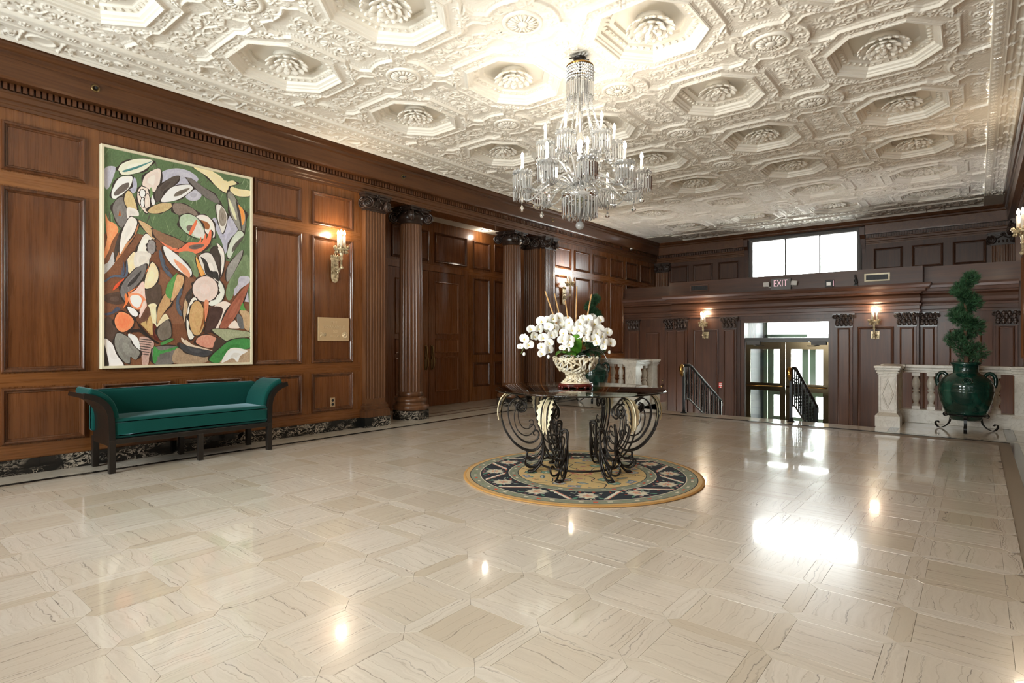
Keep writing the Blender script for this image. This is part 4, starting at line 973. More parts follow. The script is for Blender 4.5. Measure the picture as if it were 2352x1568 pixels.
# ---- painting
PAINT=[
(0,(125,82,58),[6, 552, 109, 614, 291, 614, 477, 557, 697, 552, 926, 473, 926, 67, 198, 3, 6, 7]),
(0,(190,190,205),[22, 893, 81, 909, 72, 867, 43, 808, 22, 812]),
(0,(200,198,200),[14, 458, 44, 480, 66, 523, 83, 490, 57, 454, 14, 420]),
(1,(235,235,215),[98, 901, 119, 929, 185, 960, 257, 976, 301, 973, 280, 944, 221, 907, 128, 880, 102, 895]),
(0,(70,130,130),[124, 899, 194, 927, 285, 966, 287, 963, 203, 921, 137, 895]),
(0,(185,185,205),[207, 845, 204, 826, 194, 810, 181, 803, 167, 807, 158, 819, 154, 838, 158, 857, 167, 873, 181, 880, 194, 877, 204, 864]),
(1,(240,240,235),[107, 865, 176, 881, 172, 844, 146, 812, 85, 767, 60, 773, 68, 812]),
(0,(110,100,95),[115, 832, 159, 849, 150, 820, 89, 781, 72, 789]),
(1,(125,120,118),[124, 779, 141, 746, 150, 685, 119, 637, 81, 674, 66, 720, 85, 760]),
(0,(170,90,40),[107, 725, 113, 692, 98, 690]),
(1,(215,190,140),[150, 810, 181, 797, 207, 727, 163, 725, 132, 763]),
(0,(235,228,222),[150, 734, 207, 730, 216, 704, 172, 698, 150, 685]),
(0,(190,190,208),[355, 924, 403, 950, 476, 965, 551, 959, 600, 929, 526, 888, 427, 866, 345, 876]),
(1,(238,222,212),[257, 853, 216, 826, 210, 786, 230, 747, 266, 723, 285, 761, 280, 810]),
(1,(238,222,212),[345, 944, 345, 876, 317, 829, 262, 843, 239, 854, 262, 903]),
(1,(250,250,248),[255, 814, 253, 805, 247, 797, 239, 794, 231, 795, 225, 801, 223, 809, 225, 818, 231, 826, 239, 829, 247, 828, 253, 822]),
(1,(250,250,248),[252, 771, 251, 760, 247, 752, 241, 749, 235, 751, 231, 758, 230, 768, 231, 779, 235, 787, 241, 791, 247, 789, 251, 781]),
(1,(250,250,248),[318, 790, 317, 778, 312, 768, 305, 764, 299, 766, 294, 775, 292, 787, 294, 799, 299, 809, 305, 813, 312, 811, 317, 802]),
(1,(235,220,210),[285, 775, 282, 755, 277, 740, 268, 734, 260, 739, 255, 752, 252, 771, 255, 791, 260, 806, 268, 812, 277, 808, 282, 794]),
(0,(120,150,100),[300, 823, 299, 811, 296, 801, 291, 797, 287, 800, 284, 809, 283, 821, 284, 834, 287, 843, 291, 847, 296, 844, 299, 836]),
(0,(190,190,205),[622, 856, 614, 840, 593, 826, 565, 819, 537, 819, 516, 827, 509, 841, 516, 857, 537, 870, 565, 878, 593, 878, 614, 870]),
(1,(85,75,70),[471, 924, 451, 892, 378, 831, 331, 781, 317, 822, 345, 858, 417, 912]),
(1,(245,245,242),[534, 895, 562, 880, 499, 832, 434, 802, 353, 788, 386, 835, 434, 871]),
(0,(120,110,100),[542, 879, 484, 838, 434, 824, 464, 853]),
(1,(205,180,135),[275, 728, 294, 755, 359, 781, 427, 786, 398, 754, 331, 729]),
(1,(135,120,110),[434, 787, 494, 795, 565, 778, 596, 755, 570, 745, 499, 747, 469, 737, 434, 754]),
(0,(245,155,105),[26, 692, 43, 663, 77, 653, 98, 625, 64, 574, 43, 525, 18, 490, 26, 547, 39, 565, 30, 621]),
(0,(70,60,55),[124, 645, 85, 569, 72, 494, 102, 496, 111, 554]),
(1,(190,130,90),[212, 672, 203, 625, 150, 558, 85, 484, 107, 537]),
(1,(238,232,225),[176, 695, 207, 675, 185, 620, 141, 567, 107, 520, 115, 606, 150, 675]),
(1,(235,230,220),[257, 624, 308, 604, 266, 568, 280, 510, 266, 462, 194, 451, 203, 504, 216, 564]),
(1,(150,145,145),[319, 569, 316, 553, 307, 540, 294, 535, 281, 538, 272, 549, 268, 565, 272, 581, 281, 594, 294, 599, 307, 596, 316, 585]),
(1,(205,170,130),[216, 683, 285, 665, 312, 636, 312, 604, 257, 638]),
(1,(140,105,80),[303, 653, 378, 636, 476, 616, 516, 590, 476, 568, 427, 571, 345, 600, 312, 622]),
(0,(240,130,95),[345, 600, 427, 573, 476, 572, 471, 564, 417, 563]),
(1,(240,225,180),[565, 987, 696, 989, 773, 950, 800, 949, 851, 962, 877, 948, 817, 926, 800, 892, 734, 910, 664, 953]),
(1,(240,225,180),[840, 929, 891, 925, 982, 927, 979, 899, 886, 886, 831, 904]),
(1,(115,110,108),[521, 924, 560, 926, 638, 896, 718, 869, 751, 831, 691, 835, 611, 866, 549, 902]),
(0,(185,185,205),[696, 736, 723, 751, 767, 686, 812, 765, 845, 765, 886, 710, 823, 649, 795, 576, 767, 632, 723, 693]),
(1,(225,222,218),[729, 821, 767, 818, 800, 787, 806, 752, 773, 679, 745, 726, 729, 778]),
(0,(150,140,130),[767, 814, 800, 771, 789, 723, 756, 720, 745, 773]),
(1,(140,138,130),[812, 894, 840, 898, 897, 842, 944, 796, 938, 707, 914, 693, 874, 732, 834, 783, 812, 851]),
(0,(215,215,180),[817, 867, 857, 817, 880, 761, 857, 770, 823, 829]),
(0,(60,50,48),[874, 863, 903, 815, 917, 705, 897, 763, 880, 820]),
(0,(250,160,80),[891, 841, 932, 815, 941, 768, 920, 737, 909, 792]),
(1,(240,232,225),[585, 743, 627, 757, 675, 749, 712, 711, 712, 654, 675, 658, 638, 684, 611, 719]),
(0,(160,100,55),[611, 727, 659, 724, 680, 708, 669, 688, 643, 692]),
(1,(185,205,180),[479, 730, 524, 749, 585, 739, 632, 695, 643, 643, 585, 638, 509, 660, 474, 693]),
(0,(222,220,215),[580, 723, 638, 677, 638, 643, 565, 651]),
(0,(110,95,90),[519, 687, 554, 698, 565, 677, 529, 666]),
(0,(235,120,80),[580, 723, 590, 713, 554, 653, 534, 655]),
(1,(240,125,90),[479, 576, 534, 610, 638, 620, 680, 685, 691, 671, 675, 616, 585, 559, 434, 558]),
(0,(110,95,90),[544, 596, 627, 611, 638, 601, 585, 581, 539, 581]),
(1,(200,210,195),[891, 703, 932, 687, 874, 622, 828, 555, 806, 577, 834, 646]),
(0,(85,80,75),[932, 683, 914, 653, 845, 588, 857, 628]),
(0,(120,140,105),[465, 549, 578, 558, 599, 449, 557, 458]),
(0,(120,140,105),[924, 570, 972, 566, 975, 463, 895, 459, 842, 347, 802, 346, 808, 414]),
(1,(150,148,145),[924, 606, 900, 544, 831, 451, 802, 437, 808, 505, 865, 565]),
(1,(60,50,45),[685, 578, 751, 604, 774, 483, 745, 450, 712, 506]),
(1,(238,230,224),[729, 625, 774, 598, 785, 559, 779, 503, 751, 442, 765, 502, 757, 573]),
(1,(250,250,248),[369, 577, 427, 557, 481, 528, 551, 474, 536, 443, 451, 475, 388, 525]),
(0,(235,160,125),[434, 520, 500, 495, 541, 460, 531, 437, 465, 482]),
(1,(225,220,215),[604, 545, 685, 567, 740, 481, 740, 422, 679, 415, 641, 467]),
(0,(45,42,42),[615, 546, 658, 526, 685, 481, 734, 477, 745, 430, 707, 447, 652, 460, 636, 509]),
(1,(245,170,90),[583, 543, 641, 467, 663, 422, 636, 428, 599, 479]),
(1,(238,222,185),[194, 534, 189, 449, 162, 433, 146, 467, 153, 502]),
(0,(225,218,208),[198, 534, 281, 538, 286, 513, 253, 485, 194, 463]),
(0,(85,65,55),[19, 328, 109, 346, 135, 305, 87, 289, 23, 301]),
(0,(85,65,55),[19, 219, 53, 230, 92, 168, 61, 120, 19, 143]),
(0,(88,72,62),[258, 367, 338, 396, 357, 343, 333, 298, 272, 296]),
(0,(85,95,115),[19, 393, 66, 416, 131, 422, 142, 467, 146, 509, 154, 443, 135, 414, 66, 411, 27, 387]),
(0,(225,90,55),[131, 410, 105, 377, 66, 351, 83, 379]),
(0,(245,125,70),[269, 479, 276, 458, 251, 420, 176, 354, 146, 341, 155, 306, 124, 273, 138, 305, 133, 343, 176, 363, 239, 427]),
(1,(120,115,115),[262, 480, 244, 424, 189, 369, 135, 337, 138, 305, 109, 342, 127, 392, 185, 448, 225, 472]),
(0,(55,50,50),[232, 451, 198, 400, 153, 372, 162, 394]),
(1,(238,222,185),[300, 496, 333, 462, 333, 418, 300, 380, 255, 370, 253, 406, 276, 465]),
(0,(242,205,195),[244, 402, 255, 338, 262, 306, 262, 281, 221, 230, 225, 287, 235, 316, 162, 334, 198, 361]),
(0,(245,150,110),[153, 320, 171, 345, 225, 342, 258, 317, 244, 309, 225, 273, 185, 275, 162, 299]),
(0,(248,246,242),[171, 331, 212, 336, 235, 316, 216, 280, 185, 286, 167, 310]),
(1,(248,246,242),[149, 281, 189, 272, 212, 251, 198, 236, 167, 250]),
(1,(245,145,100),[87, 241, 113, 257, 162, 243, 187, 215, 171, 186, 127, 165, 92, 178, 76, 213]),
(0,(75,80,100),[19, 246, 57, 254, 87, 277, 109, 269, 78, 251, 36, 238]),
(0,(240,228,190),[274, 294, 326, 294, 326, 192, 295, 217, 286, 267]),
(0,(200,165,110),[225, 205, 262, 220, 262, 177]),
(0,(200,165,110),[286, 246, 300, 206, 300, 152, 262, 177, 267, 217]),
(0,(110,75,60),[267, 288, 286, 257, 262, 220, 219, 216]),
(0,(95,40,30),[302, 206, 326, 189, 338, 127, 305, 145]),
(0,(240,225,190),[377, 255, 406, 230, 421, 201, 406, 171, 396, 223, 338, 189, 331, 203]),
(1,(120,110,100),[399, 225, 416, 149, 348, 130, 333, 181]),
(1,(200,160,115),[382, 351, 411, 338, 421, 312, 367, 255, 328, 207, 333, 276, 352, 313]),
(1,(215,175,130),[456, 447, 501, 435, 481, 378, 428, 320, 418, 330, 436, 398]),
(0,(90,150,80),[456, 455, 436, 398, 416, 330, 382, 351, 396, 400]),
(0,(85,95,110),[338, 546, 357, 547, 377, 476, 426, 442, 411, 430, 362, 471]),
(0,(85,95,110),[477, 378, 492, 375, 465, 325, 470, 280, 490, 255, 477, 247, 452, 280, 452, 328]),
(0,(240,238,235),[153, 155, 189, 151, 216, 127, 225, 77, 176, 105]),
(0,(200,165,155),[221, 141, 281, 138, 309, 109, 281, 58, 272, 15, 239, 12, 230, 87]),
(0,(70,60,58),[225, 136, 291, 130, 288, 127, 226, 132]),
(0,(70,60,58),[225, 124, 288, 119, 285, 115, 226, 121]),
(0,(70,60,58),[225, 113, 285, 107, 283, 104, 226, 110]),
(0,(70,60,58),[225, 101, 282, 96, 280, 92, 226, 98]),
(0,(70,60,58),[225, 90, 279, 84, 277, 81, 226, 87]),
(0,(70,60,58),[225, 79, 276, 73, 274, 69, 226, 75]),
(0,(70,60,58),[225, 67, 274, 61, 271, 58, 226, 64]),
(1,(140,138,132),[96, 161, 162, 137, 176, 109, 221, 73, 198, 38, 167, 53, 162, 24, 127, 32, 87, 81, 76, 126]),
(0,(45,35,32),[198, 219, 216, 205, 291, 141, 338, 116, 324, 112, 262, 148, 216, 169, 162, 165, 140, 151, 162, 176, 216, 180, 225, 184]),
(1,(120,115,112),[309, 94, 456, 97, 451, 52, 426, 16, 319, 14, 300, 44]),
(0,(70,145,75),[309, 98, 352, 79, 451, 97, 451, 86, 362, 68, 328, 58, 319, 18, 300, 36]),
(0,(75,140,75),[352, 116, 421, 138, 426, 127, 362, 105]),
(1,(238,232,230),[17, 130, 61, 113, 87, 64, 127, 11, 44, 13]),
(0,(60,50,45),[14, 116, 36, 58, 44, 13, 19, 14]),
(1,(228,230,222),[745, 434, 785, 385, 762, 332, 696, 303, 663, 321, 729, 351]),
(1,(232,212,205),[737, 390, 730, 365, 710, 343, 681, 328, 647, 322, 613, 326, 585, 338, 566, 358, 559, 382, 566, 406, 585, 427, 613, 443, 647, 450, 681, 447, 710, 435, 730, 415]),
(0,(192,190,205),[900, 463, 972, 467, 972, 435, 912, 403, 859, 360, 859, 396, 883, 418]),
(0,(192,190,205),[960, 426, 972, 332, 924, 335]),
(0,(242,222,212),[712, 303, 774, 329, 819, 323, 825, 307, 774, 246, 751, 194, 720, 194, 779, 297, 745, 289]),
(1,(160,95,75),[975, 435, 924, 330, 883, 269, 808, 195, 751, 192, 785, 254, 865, 348]),
(0,(242,222,212),[859, 232, 889, 212, 895, 192, 813, 195]),
(0,(110,110,112),[889, 269, 924, 241, 936, 193, 900, 194, 877, 240]),
(0,(195,165,130),[900, 285, 975, 275, 975, 185, 936, 195, 924, 245]),
(0,(85,150,75),[924, 326, 942, 294, 960, 291, 924, 286, 903, 297]),
(0,(70,48,42),[685, 294, 774, 289, 718, 190, 641, 162, 658, 224]),
(1,(215,185,150),[510, 334, 526, 305, 515, 206, 495, 258]),
(0,(70,60,55),[539, 377, 557, 351, 531, 312, 510, 338]),
(1,(240,235,225),[557, 336, 588, 330, 567, 260, 572, 154, 536, 135, 518, 202, 526, 282]),
(1,(205,165,115),[641, 239, 636, 201, 621, 171, 600, 154, 576, 154, 555, 170, 541, 200, 536, 237, 541, 274, 555, 304, 576, 321, 600, 322, 621, 306, 636, 277]),
(0,(150,95,50),[636, 324, 647, 239, 604, 165, 631, 243]),
(0,(230,145,110),[641, 324, 671, 321, 658, 251, 647, 224]),
(0,(175,150,125),[454, 90, 536, 59, 674, 42, 631, 15, 434, 19]),
(0,(225,205,185),[485, 142, 546, 108, 696, 77, 679, 73, 562, 89, 495, 116]),
(1,(70,70,75),[475, 116, 536, 97, 685, 73, 674, 53, 615, 47, 536, 63, 485, 86]),
(1,(215,150,130),[604, 146, 668, 156, 729, 135, 712, 96, 652, 92, 583, 116]),
(0,(75,60,52),[729, 139, 808, 119, 718, 69, 696, 73]),
(1,(160,165,135),[696, 182, 774, 187, 972, 173, 975, 148, 865, 140, 808, 123, 751, 147]),
(0,(175,150,125),[751, 13, 975, 9, 975, 87, 865, 83]),
(1,(70,140,75),[975, 136, 975, 87, 865, 83, 819, 92, 751, 17, 674, 30, 751, 88, 842, 131]),
(0,(238,235,230),[831, 87, 960, 74, 906, 47, 883, 15, 842, 35, 762, 13])]
w_,h_=1.511,2.216
p=root('painting',(.0,2.5445,2.042),0,label='tall abstract painting of entangled leafy limbs in a thin pale frame over the bench',cat='painting')
fm=MB().sweep([(-w_/2,-h_/2),(w_/2,-h_/2),(w_/2,h_/2),(-w_/2,h_/2)],[(0,.005),(0,.058),(.003,.062),(.026,.062),(.028,.05),(.028,.03)],lambda a_,b_,h:(h,a_,b_),True)
obj('frame',fm,M['framecream'],p)
obj('canvas',MB().box(.03,.045,-w_/2+.026,w_/2-.026,-h_/2+.026,h_/2-.026),M['framecream'],p)
pm=MB(); cols=[]; z=.0455
iw,ih=w_-.056,h_-.056
def addpoly(pts,c,zz):
    b_=pm.n; pm.add([(zz,x,y) for x,y in pts],[tuple(range(len(pts)))]); cols.append(tuple(min(1,v/255*1.07) for v in c)+(1,))
cl=lambda q,l:max(-l,min(l,q))
def inset(pts): return [(cl(x,iw/2),cl(y,ih/2)) for x,y in pts]
addpoly([(-iw/2,-ih/2),(iw/2,-ih/2),(iw/2,ih/2),(-iw/2,ih/2)],(92,116,80),z); pr_=random.Random(3)
for k in range(260):   # brushed strokes in the ground
    x,y=pr_.uniform(-iw/2,iw/2),pr_.uniform(-.2,ih/2); a_=pr_.uniform(.9,1.9); l=pr_.uniform(.03,.10); q=pr_.uniform(.003,.008); dx,dy=l*cos(a_),l*sin(a_); g_2=pr_.choice([(120,142,105),(72,92,62),(140,158,125),(100,120,88),(84,80,70)])
    addpoly(inset([(x-dx,y-dy),(x+q,y),(x+dx,y+dy),(x-q,y)]),g_2,z+.0001)
z+=.0002
for st_,C,v in PAINT:
    pts=[((v[i]/1000-.5)*w_,(v[i+1]/1000-.5)*h_) for i in range(0,len(v),2)]
    if len(pts)>3: pts=catmull(pts,5)
    cx=sum(x for x,_ in pts)/len(pts); cy=sum(y for _,y in pts)/len(pts); n=len(pts)
    if st_:
        o_=[]
        for i,(x,y) in enumerate(pts):
            t=Vector((pts[(i+1)%n][0]-pts[i-1][0],pts[(i+1)%n][1]-pts[i-1][1])); nn=Vector((t.y,-t.x)); nn=nn.normalized() if nn.length>1e-9 else nn
            area=1
            wd=.007*(1+.6*sin(i*.9+n)); o_.append((x+(x-cx)*wd*4/(abs(x-cx)+abs(y-cy)+.05)*1.1,y+(y-cy)*wd*4/(abs(x-cx)+abs(y-cy)+.05)*.5))
        addpoly(inset(o_),(52,42,38),z); z+=.000012
    addpoly(inset(pts),C,z); z+=.000012
    for f,d in ((.72,pr_.uniform(-9,9)),(.42,pr_.uniform(-14,14))):        # softly layered tones inside the shape
        ox,oy=pr_.uniform(-.12,.12),pr_.uniform(-.12,.12); i=pr_.randrange(n)
        addpoly(inset([(cx+(x-cx)*f+(pts[i][0]-cx)*ox,cy+(y-cy)*f+(pts[i][1]-cy)*oy) for x,y in pts]),tuple(max(0,min(255,v_+d)) for v_ in C),z); z+=.000012
    z+=.000012
me=pm.me('paint_layer',M['paint'])
col_attr(me,cols) if len(me.polygons)==len(cols) else print('PAINT MISMATCH',len(me.polygons),len(cols))
obj('paint_layer',me,None,p)
# ---- plaque
r=root('plaque',(.014,4.4235,1.369),R(90),label='square gold room plaque reading THE INDIANAPOLIS 500 ROOM below the wall lamp',cat='plaque')
obj('plate',MB().box(-.2375,.2375,-.014,0,-.157,.157,0,.004),flat('gold_plate',0xd2b48a,.34,.35),r)
LM=flat('raised_letters',0xe3cba4,.3,.4)
def text(body,size,loc,par,mat,ext=.002,nm='letters',**k):
    f=bpy.data.curves.new('t','FONT'); f.body=body; f.size=size; f.extrude=ext; f.align_x='CENTER'; f.align_y='CENTER'
    o=bpy.data.objects.new('t',f); COL.objects.link(o); me=bpy.data.meshes.new_from_object(o.evaluated_get(bpy.context.evaluated_depsgraph_get())); bpy.data.objects.remove(o)
    me.materials.clear(); me.materials.append(mat); return obj(nm,me,None,par,loc,(R(90),0,0),**k)
for t,sz,x,z in (('THE',.052,0,.092),('INDIANAPOLIS',.052,0,.030),('500',.048,.02,-.030),('ROOM',.052,.02,-.092)): text(t,sz,(x,-.0155,z),r,LM)
q=MB(); q.lathe([(.042,0),(.046,.004),(.04,.005),(.036,.002)],20); q.lathe([(.018,.001),(.018,.005),(.0,.006)],12); k=q.n
q.tube([(-.03,0,.004),(.03,0,.004)],.004,5); q.tube([(-.02,-.02,.004),(.02,.02,.004)],.004,5); q.xf(Matrix.Translation((.168,-.014,-.075))@Matrix.Rotation(R(90),4,'X'))
obj('wheel_emblem',q,LM,r)
q=MB()
for k in range(4): q.tube([(-.03,-.0,.004),(-.045-.012*k,.018-.014*k,.004),(-.075,.03-.022*k,.004)],[.007,.006,.002],5)
q.lathe([(.024,0),(.026,.004),(.0,.005)],14,(-.015,0,0)); q.xf(Matrix.Translation((-.13,-.014,-.07))@Matrix.Rotation(R(90),4,'X')); obj('wing_emblem',q,LM,r)
# ---- outlet
r=root('outlet',(.004,4.415,.389),R(90),label='beige electrical outlet in the lower panel under the plaque',cat='outlet')
obj('cover',MB().box(-.037,.037,-.008,0,-.062,.062,0,.003),flat('beige_plate',0xb59a78,.4),r)
for z in (-.026,.026):
    obj('socket',MB().lathe([(.019,0),(.019,.004),(.0,.0045)],14).xf(Matrix.Translation((0,-.008,z))@Matrix.Rotation(R(90),4,'X')),M['black'],r)
# ---- wall lamps
def crownlet(m,r0,n,h,z):
    m.lathe([(r0*.55,z-.035),(r0*.8,z-.02),(r0*1.05,z-.006),(r0*1.08,z+.004),(r0,z+.008),(r0*.98,z+.02),(r0*.9,z+.02)],24)
    for k in range(n):
        a=2*PI*k/n; c=(r0*cos(a),r0*sin(a))
        m.tube([(c[0],c[1],z+.012),(c[0]*1.03,c[1]*1.03,z+h*.6),(c[0]*1.10,c[1]*1.10,z+h)],[.013,.016,.005],5)
        a2=a+PI/n; m.tube([(r0*.8*cos(a2),r0*.8*sin(a2),z-.022),(r0*.92*cos(a2),r0*.92*sin(a2),z-.045),(r0*.85*cos(a2),r0*.85*sin(a2),z-.055)],[.012,.013,.006],5)
def sconce(loc,rz,label,kind=0,watt=1.0):
    r=root('wall_sconce',loc,rz,label=label,cat='wall lamp',group='lit three candle wall lamps')
    # local: wall at y=0, room toward -y; origin at the plate centre
    e=.16; P=MB()
    if kind==0:
        P.prism([(-.05,.13),(.05,.13),(.05,-.12)]+[(.05*cos(a),-.12-.075*sin(a)) for a in np.linspace(0,PI,9)[1:-1]]+[(-.05,-.12)],0,.022,0,lambda a_,b_,h:(a_,-h,b_))
        for k in range(5): x=-.05+.025*k; P.tube([(x,-.012,.125),(x*1.15,-.02,.165),(x*1.3,-.03,.19-.012*abs(k-2))],[.013,.012,.004],5)
        P.box(-.06,.06,-.03,0,.105,.128); zc=.235; za=-.005
    else:
        P.box(-.068,.068,-.02,0,-.068,.068,0,.004); floret(P,(0,-.03,0),(0,-1,0),.045); zc=.24; za=.0
    obj('back_plate',P,M['gilt'],r)
    A=MB(); A.tube([(0,-.01,za),(0,-.05,za-.03),(0,-.09,za-.035),(0,-.13,za-.012),(0,-e,za+.005)],[.014,.016,.014,.014,.018],8); A.sphere((0,-e-.005,za),.024,10,8)
    A.tube([(0,-.02,za-.05),(0,-.06,za-.075),(0,-.085,za-.055),(0,-.07,za-.035)],[.012,.012,.01,.006],6); A.tube([(0,-.02,za+.04),(0,-.07,za+.05),(0,-.09,za+.03)],[.012,.011,.006],6)
    for s in (-1,1): A.tube([(0,-.04,za-.03),(s*.035,-.05,za-.05),(s*.045,-.055,za-.025),(s*.03,-.05,za-.015)],[.008,.009,.008,.004],5)
    A.tube([(0,-e,za),(0,-e,za+.10),(0,-e,za+.105),(0,-e,za+.12),(0,-e,za+.125),(0,-e,zc-.05),(0,-e,zc-.03)],[.014,.014,.022,.022,.016,.024,.03],10)
    obj('arm',A,M['gilt'],r)
    Cp=MB(); crownlet(Cp,.088,12,.04,zc); Cp.xf(Matrix.Translation((0,-e,0))); obj('crown_cup',Cp,M['gilt'],r)
    for k,a in enumerate((R(235),R(355),R(115))):
        x,y=.045*cos(a),-e+.045*sin(a)
        c=obj('candle',MB().lathe([(.0175,0),(.0175,.165),(.013,.168),(.0,.168)],14),M['candle'],r,(x,y,zc+.012))
        bl=MB().lathe([(.0,0),(.008,.004),(.013,.02),(.016,.036),(.012,.055),(.006,.07),(.0,.08)],12); obj('bulb',bl,M['bulbw'],c,(0,0,.168))
        lamp('candle_light',(x,y,zc+.235),SCONCE_W*watt,WARM,r,.014)
    return r
sconce((.028,4.43,2.19),R(90),'lit three candle gilt wall lamp above the gold room plaque',0)
sconce((.028,9.90,2.17),R(90),'lit three candle gilt wall lamp beyond the recess, behind the orchids',0)
sconce((2.12,YC-.005,1.35),0,'lit three candle wall lamp left of the entrance doors',1,.55)
sconce((5.27,YC-.005,1.33),0,'lit three candle wall lamp right of the entrance doors, above the marble newel',1,.55)
sconce((RX-.028,8.45,2.19),R(-90),'lit three candle wall lamp on the right wall, at the far right edge of view',0)
sconce((RX-.028,2.85,2.19),R(-90),'lit three candle wall lamp on the right wall beside the viewer',0)
# ---- sprinkler heads on the cornice fascia, downlight
for y,l in ((1.72,'small round chrome sprinkler head on the cornice above the painting'),(5.52,'small round chrome sprinkler head on the cornice above the carved pilaster'),(9.35,'small round chrome sprinkler head on the cornice behind the chandelier')):
    r=root('sprinkler_head',(.143,y,3.64),R(90),label=l,cat='sprinkler')
    q=MB().lathe([(.038,0),(.036,.008),(.022,.010),(.02,.004)],20); q.xf(Matrix.Rotation(R(90),4,'X')); obj('escutcheon',q,M['oldbrass'],r)
    q=MB(); q.tube([(0,0,0),(0,-.04,-.005)],.011,8); q.lathe([(.016,0),(.016,.004)],12,(0,-.045,-.006)); obj('nozzle',q,M['black'],r)
r=root('smoke_detector',(.19,12.6,3.455),R(90),label='small white detector under the cornice in the far left part of the long wall',cat='detector')
q=MB().lathe([(.03,0),(.034,.012),(.03,.03),(.0,.032)],16); obj('housing',q,M['white'],r); obj('stem',MB().tube([(0,.01,.025),(0,.05,.05)],.008,6),M['black'],r); q=MB().lathe([(.018,-.03),(.022,0)],10); obj('sensor',q,M['black'],r)
r=root('downlight',(-1.0,8.6,3.46),0,label='round recessed downlight in the recess ceiling above the double door',cat='downlight')
obj('trim_ring',MB().lathe([(.085,0),(.09,-.008),(.07,-.012),(.062,-.002)],24),M['white'],r); obj('lens',MB().lathe([(.062,-.003),(.0,-.003)],20,cap=False),emit('downlight_lens',(1,.95,.85,1),3),r)
lamp('downlight_light',(0,0,-.10),2.2,WARMW,r,.05)
# ---- rug
TCX,TCY=3.91,4.42
r=root('rug',(3.93,4.42,.0),0,label='round oriental rug with navy flower border and tan centre under the glass table',cat='rug')
obj('pile',MB().lathe([(1.060,.001),(1.07,.005),(1.066,.011),(1.045,.0125),(.0,.0125)],128,cap=False),M['rugedge'],r)
pm=MB(); cols=[]; z=.0127
ZB=None
def rp(pts,c,dz=.00012):
    global z
    if isinstance(c,int): c=(c>>16&255,c>>8&255,c&255)
    pm.add([(x,y,z) for x,y in pts],[tuple(range(len(pts)))]); cols.append(tuple(v/255 for v in c)+(1,)); z+=dz
def disc(R_,c,n=96): rp([(R_*cos(2*PI*i/n),R_*sin(2*PI*i/n)) for i in range(n)],c,.00012)
TAN,NAVY,SAGE,CREAM,ORG,PINK,TEAL=0xd4ab72,0x22262f,0x8c8f7c,0xddd2bb,0xd9532f,0xc98a86,0x5d9079
disc(1.045,0xcfa873); disc(1.012,NAVY); disc(1.005,SAGE); disc(.922,CREAM); disc(.914,NAVY); disc(.664,CREAM); disc(.655,SAGE); disc(.580,NAVY); disc(.573,0xe0bd84)
ZB=z
PZ=lambda rr_,a,x,y:(rr_*cos(a)-x*sin(a)+y*cos(a),rr_*sin(a)+x*cos(a)+y*sin(a))
def mot(rr_,a,pts,c,dz=.00012): rp([PZ(rr_,a,x,y) for x,y in pts],c,dz)
def ellp(rx,ry,n=12,cx=0,cy=0,ro=0): return [(cx+rx*cos(t)*cos(ro)-ry*sin(t)*sin(ro),cy+rx*cos(t)*sin(ro)+ry*sin(t)*cos(ro)) for t in (2*PI*i/n for i in range(n))]
def star(r1,r2,n): return [((r1 if i%2 else r2)*cos(PI*i/n),(r1 if i%2 else r2)*sin(PI*i/n)) for i in range(2*n)]
for rr_,n in ((.963,56),(.618,44)):
    for i in range(n): z=ZB; mot(rr_,2*PI*i/n,[(-.019,-.011),(.019,-.008),(.017,.011),(-.02,.010)],(ORG,CREAM,0x7e8d6e,CREAM)[i%4] if i%4 else ORG)
for i in range(12):
    a=2*PI*i/12+.1; z=ZB
    mot(.79,a,star(.098,.07,9),0xb9b4a8); mot(.79,a,star(.085,.058,9),CREAM); mot(.79,a,star(.05,.03,6),0xd9a98c); mot(.79,a,ellp(.018,.014,8),ORG); mot(.79,a,ellp(.10,.006,8,0,.0),0xb9b4a8)
    for s in (-1,1): mot(.79,a,ellp(.03,.012,8,s*.10,.075,s*.7),TEAL); mot(.79,a,ellp(.026,.01,8,s*.11,-.07,-s*.7),0xb7c2b0); mot(.79,a,ellp(.014,.010,7,s*.045,.10),PINK); mot(.79,a,ellp(.013,.009,7,s*.055,-.10),ORG)
    z=ZB+.0011; a2=a+PI/12; sg=1 if i%2 else -1
    zz=[];zy=[]
    for k in range(9): t=k/8*2-1; zz.append((t*.10*sg+.018,t*.105)); zy.append((t*.10*sg-.022-(.014 if k%2 else 0),t*.105))
    mot(.79,a2,zz+zy[::-1],0xe5ddcb); mot(.79,a2,[(x*1,y) for x,y in zz]+[(x-.012,y) for x,y in zz[::-1]],0xd8564a); mot(.79,a2,[(x+.006,y) for x,y in zz]+[(x,y) for x,y in zz[::-1]],TEAL)
pr_=random.Random(5)
for i in range(90):
    z=ZB+.00035+i*.000004; a=pr_.uniform(0,2*PI); mot(pr_.uniform(.68,.90),a,ellp(pr_.uniform(.008,.018),.006,7,0,0,pr_.uniform(0,3)),pr_.choice([TEAL,PINK,CREAM,0x8fa79b,ORG]))
def stroke(pts,w,c):
    o_=[];q_=[]
    for i,(x,y) in enumerate(pts):
        t=Vector((pts[min(i+1,len(pts)-1)][0]-pts[max(i-1,0)][0],pts[min(i+1,len(pts)-1)][1]-pts[max(i-1,0)][1])); t=t.normalized() if t.length else Vector((1,0)); o_.append((x-t.y*w,y+t.x*w)); q_.append((x+t.y*w,y-t.x*w))
    rp(o_+q_[::-1],c)
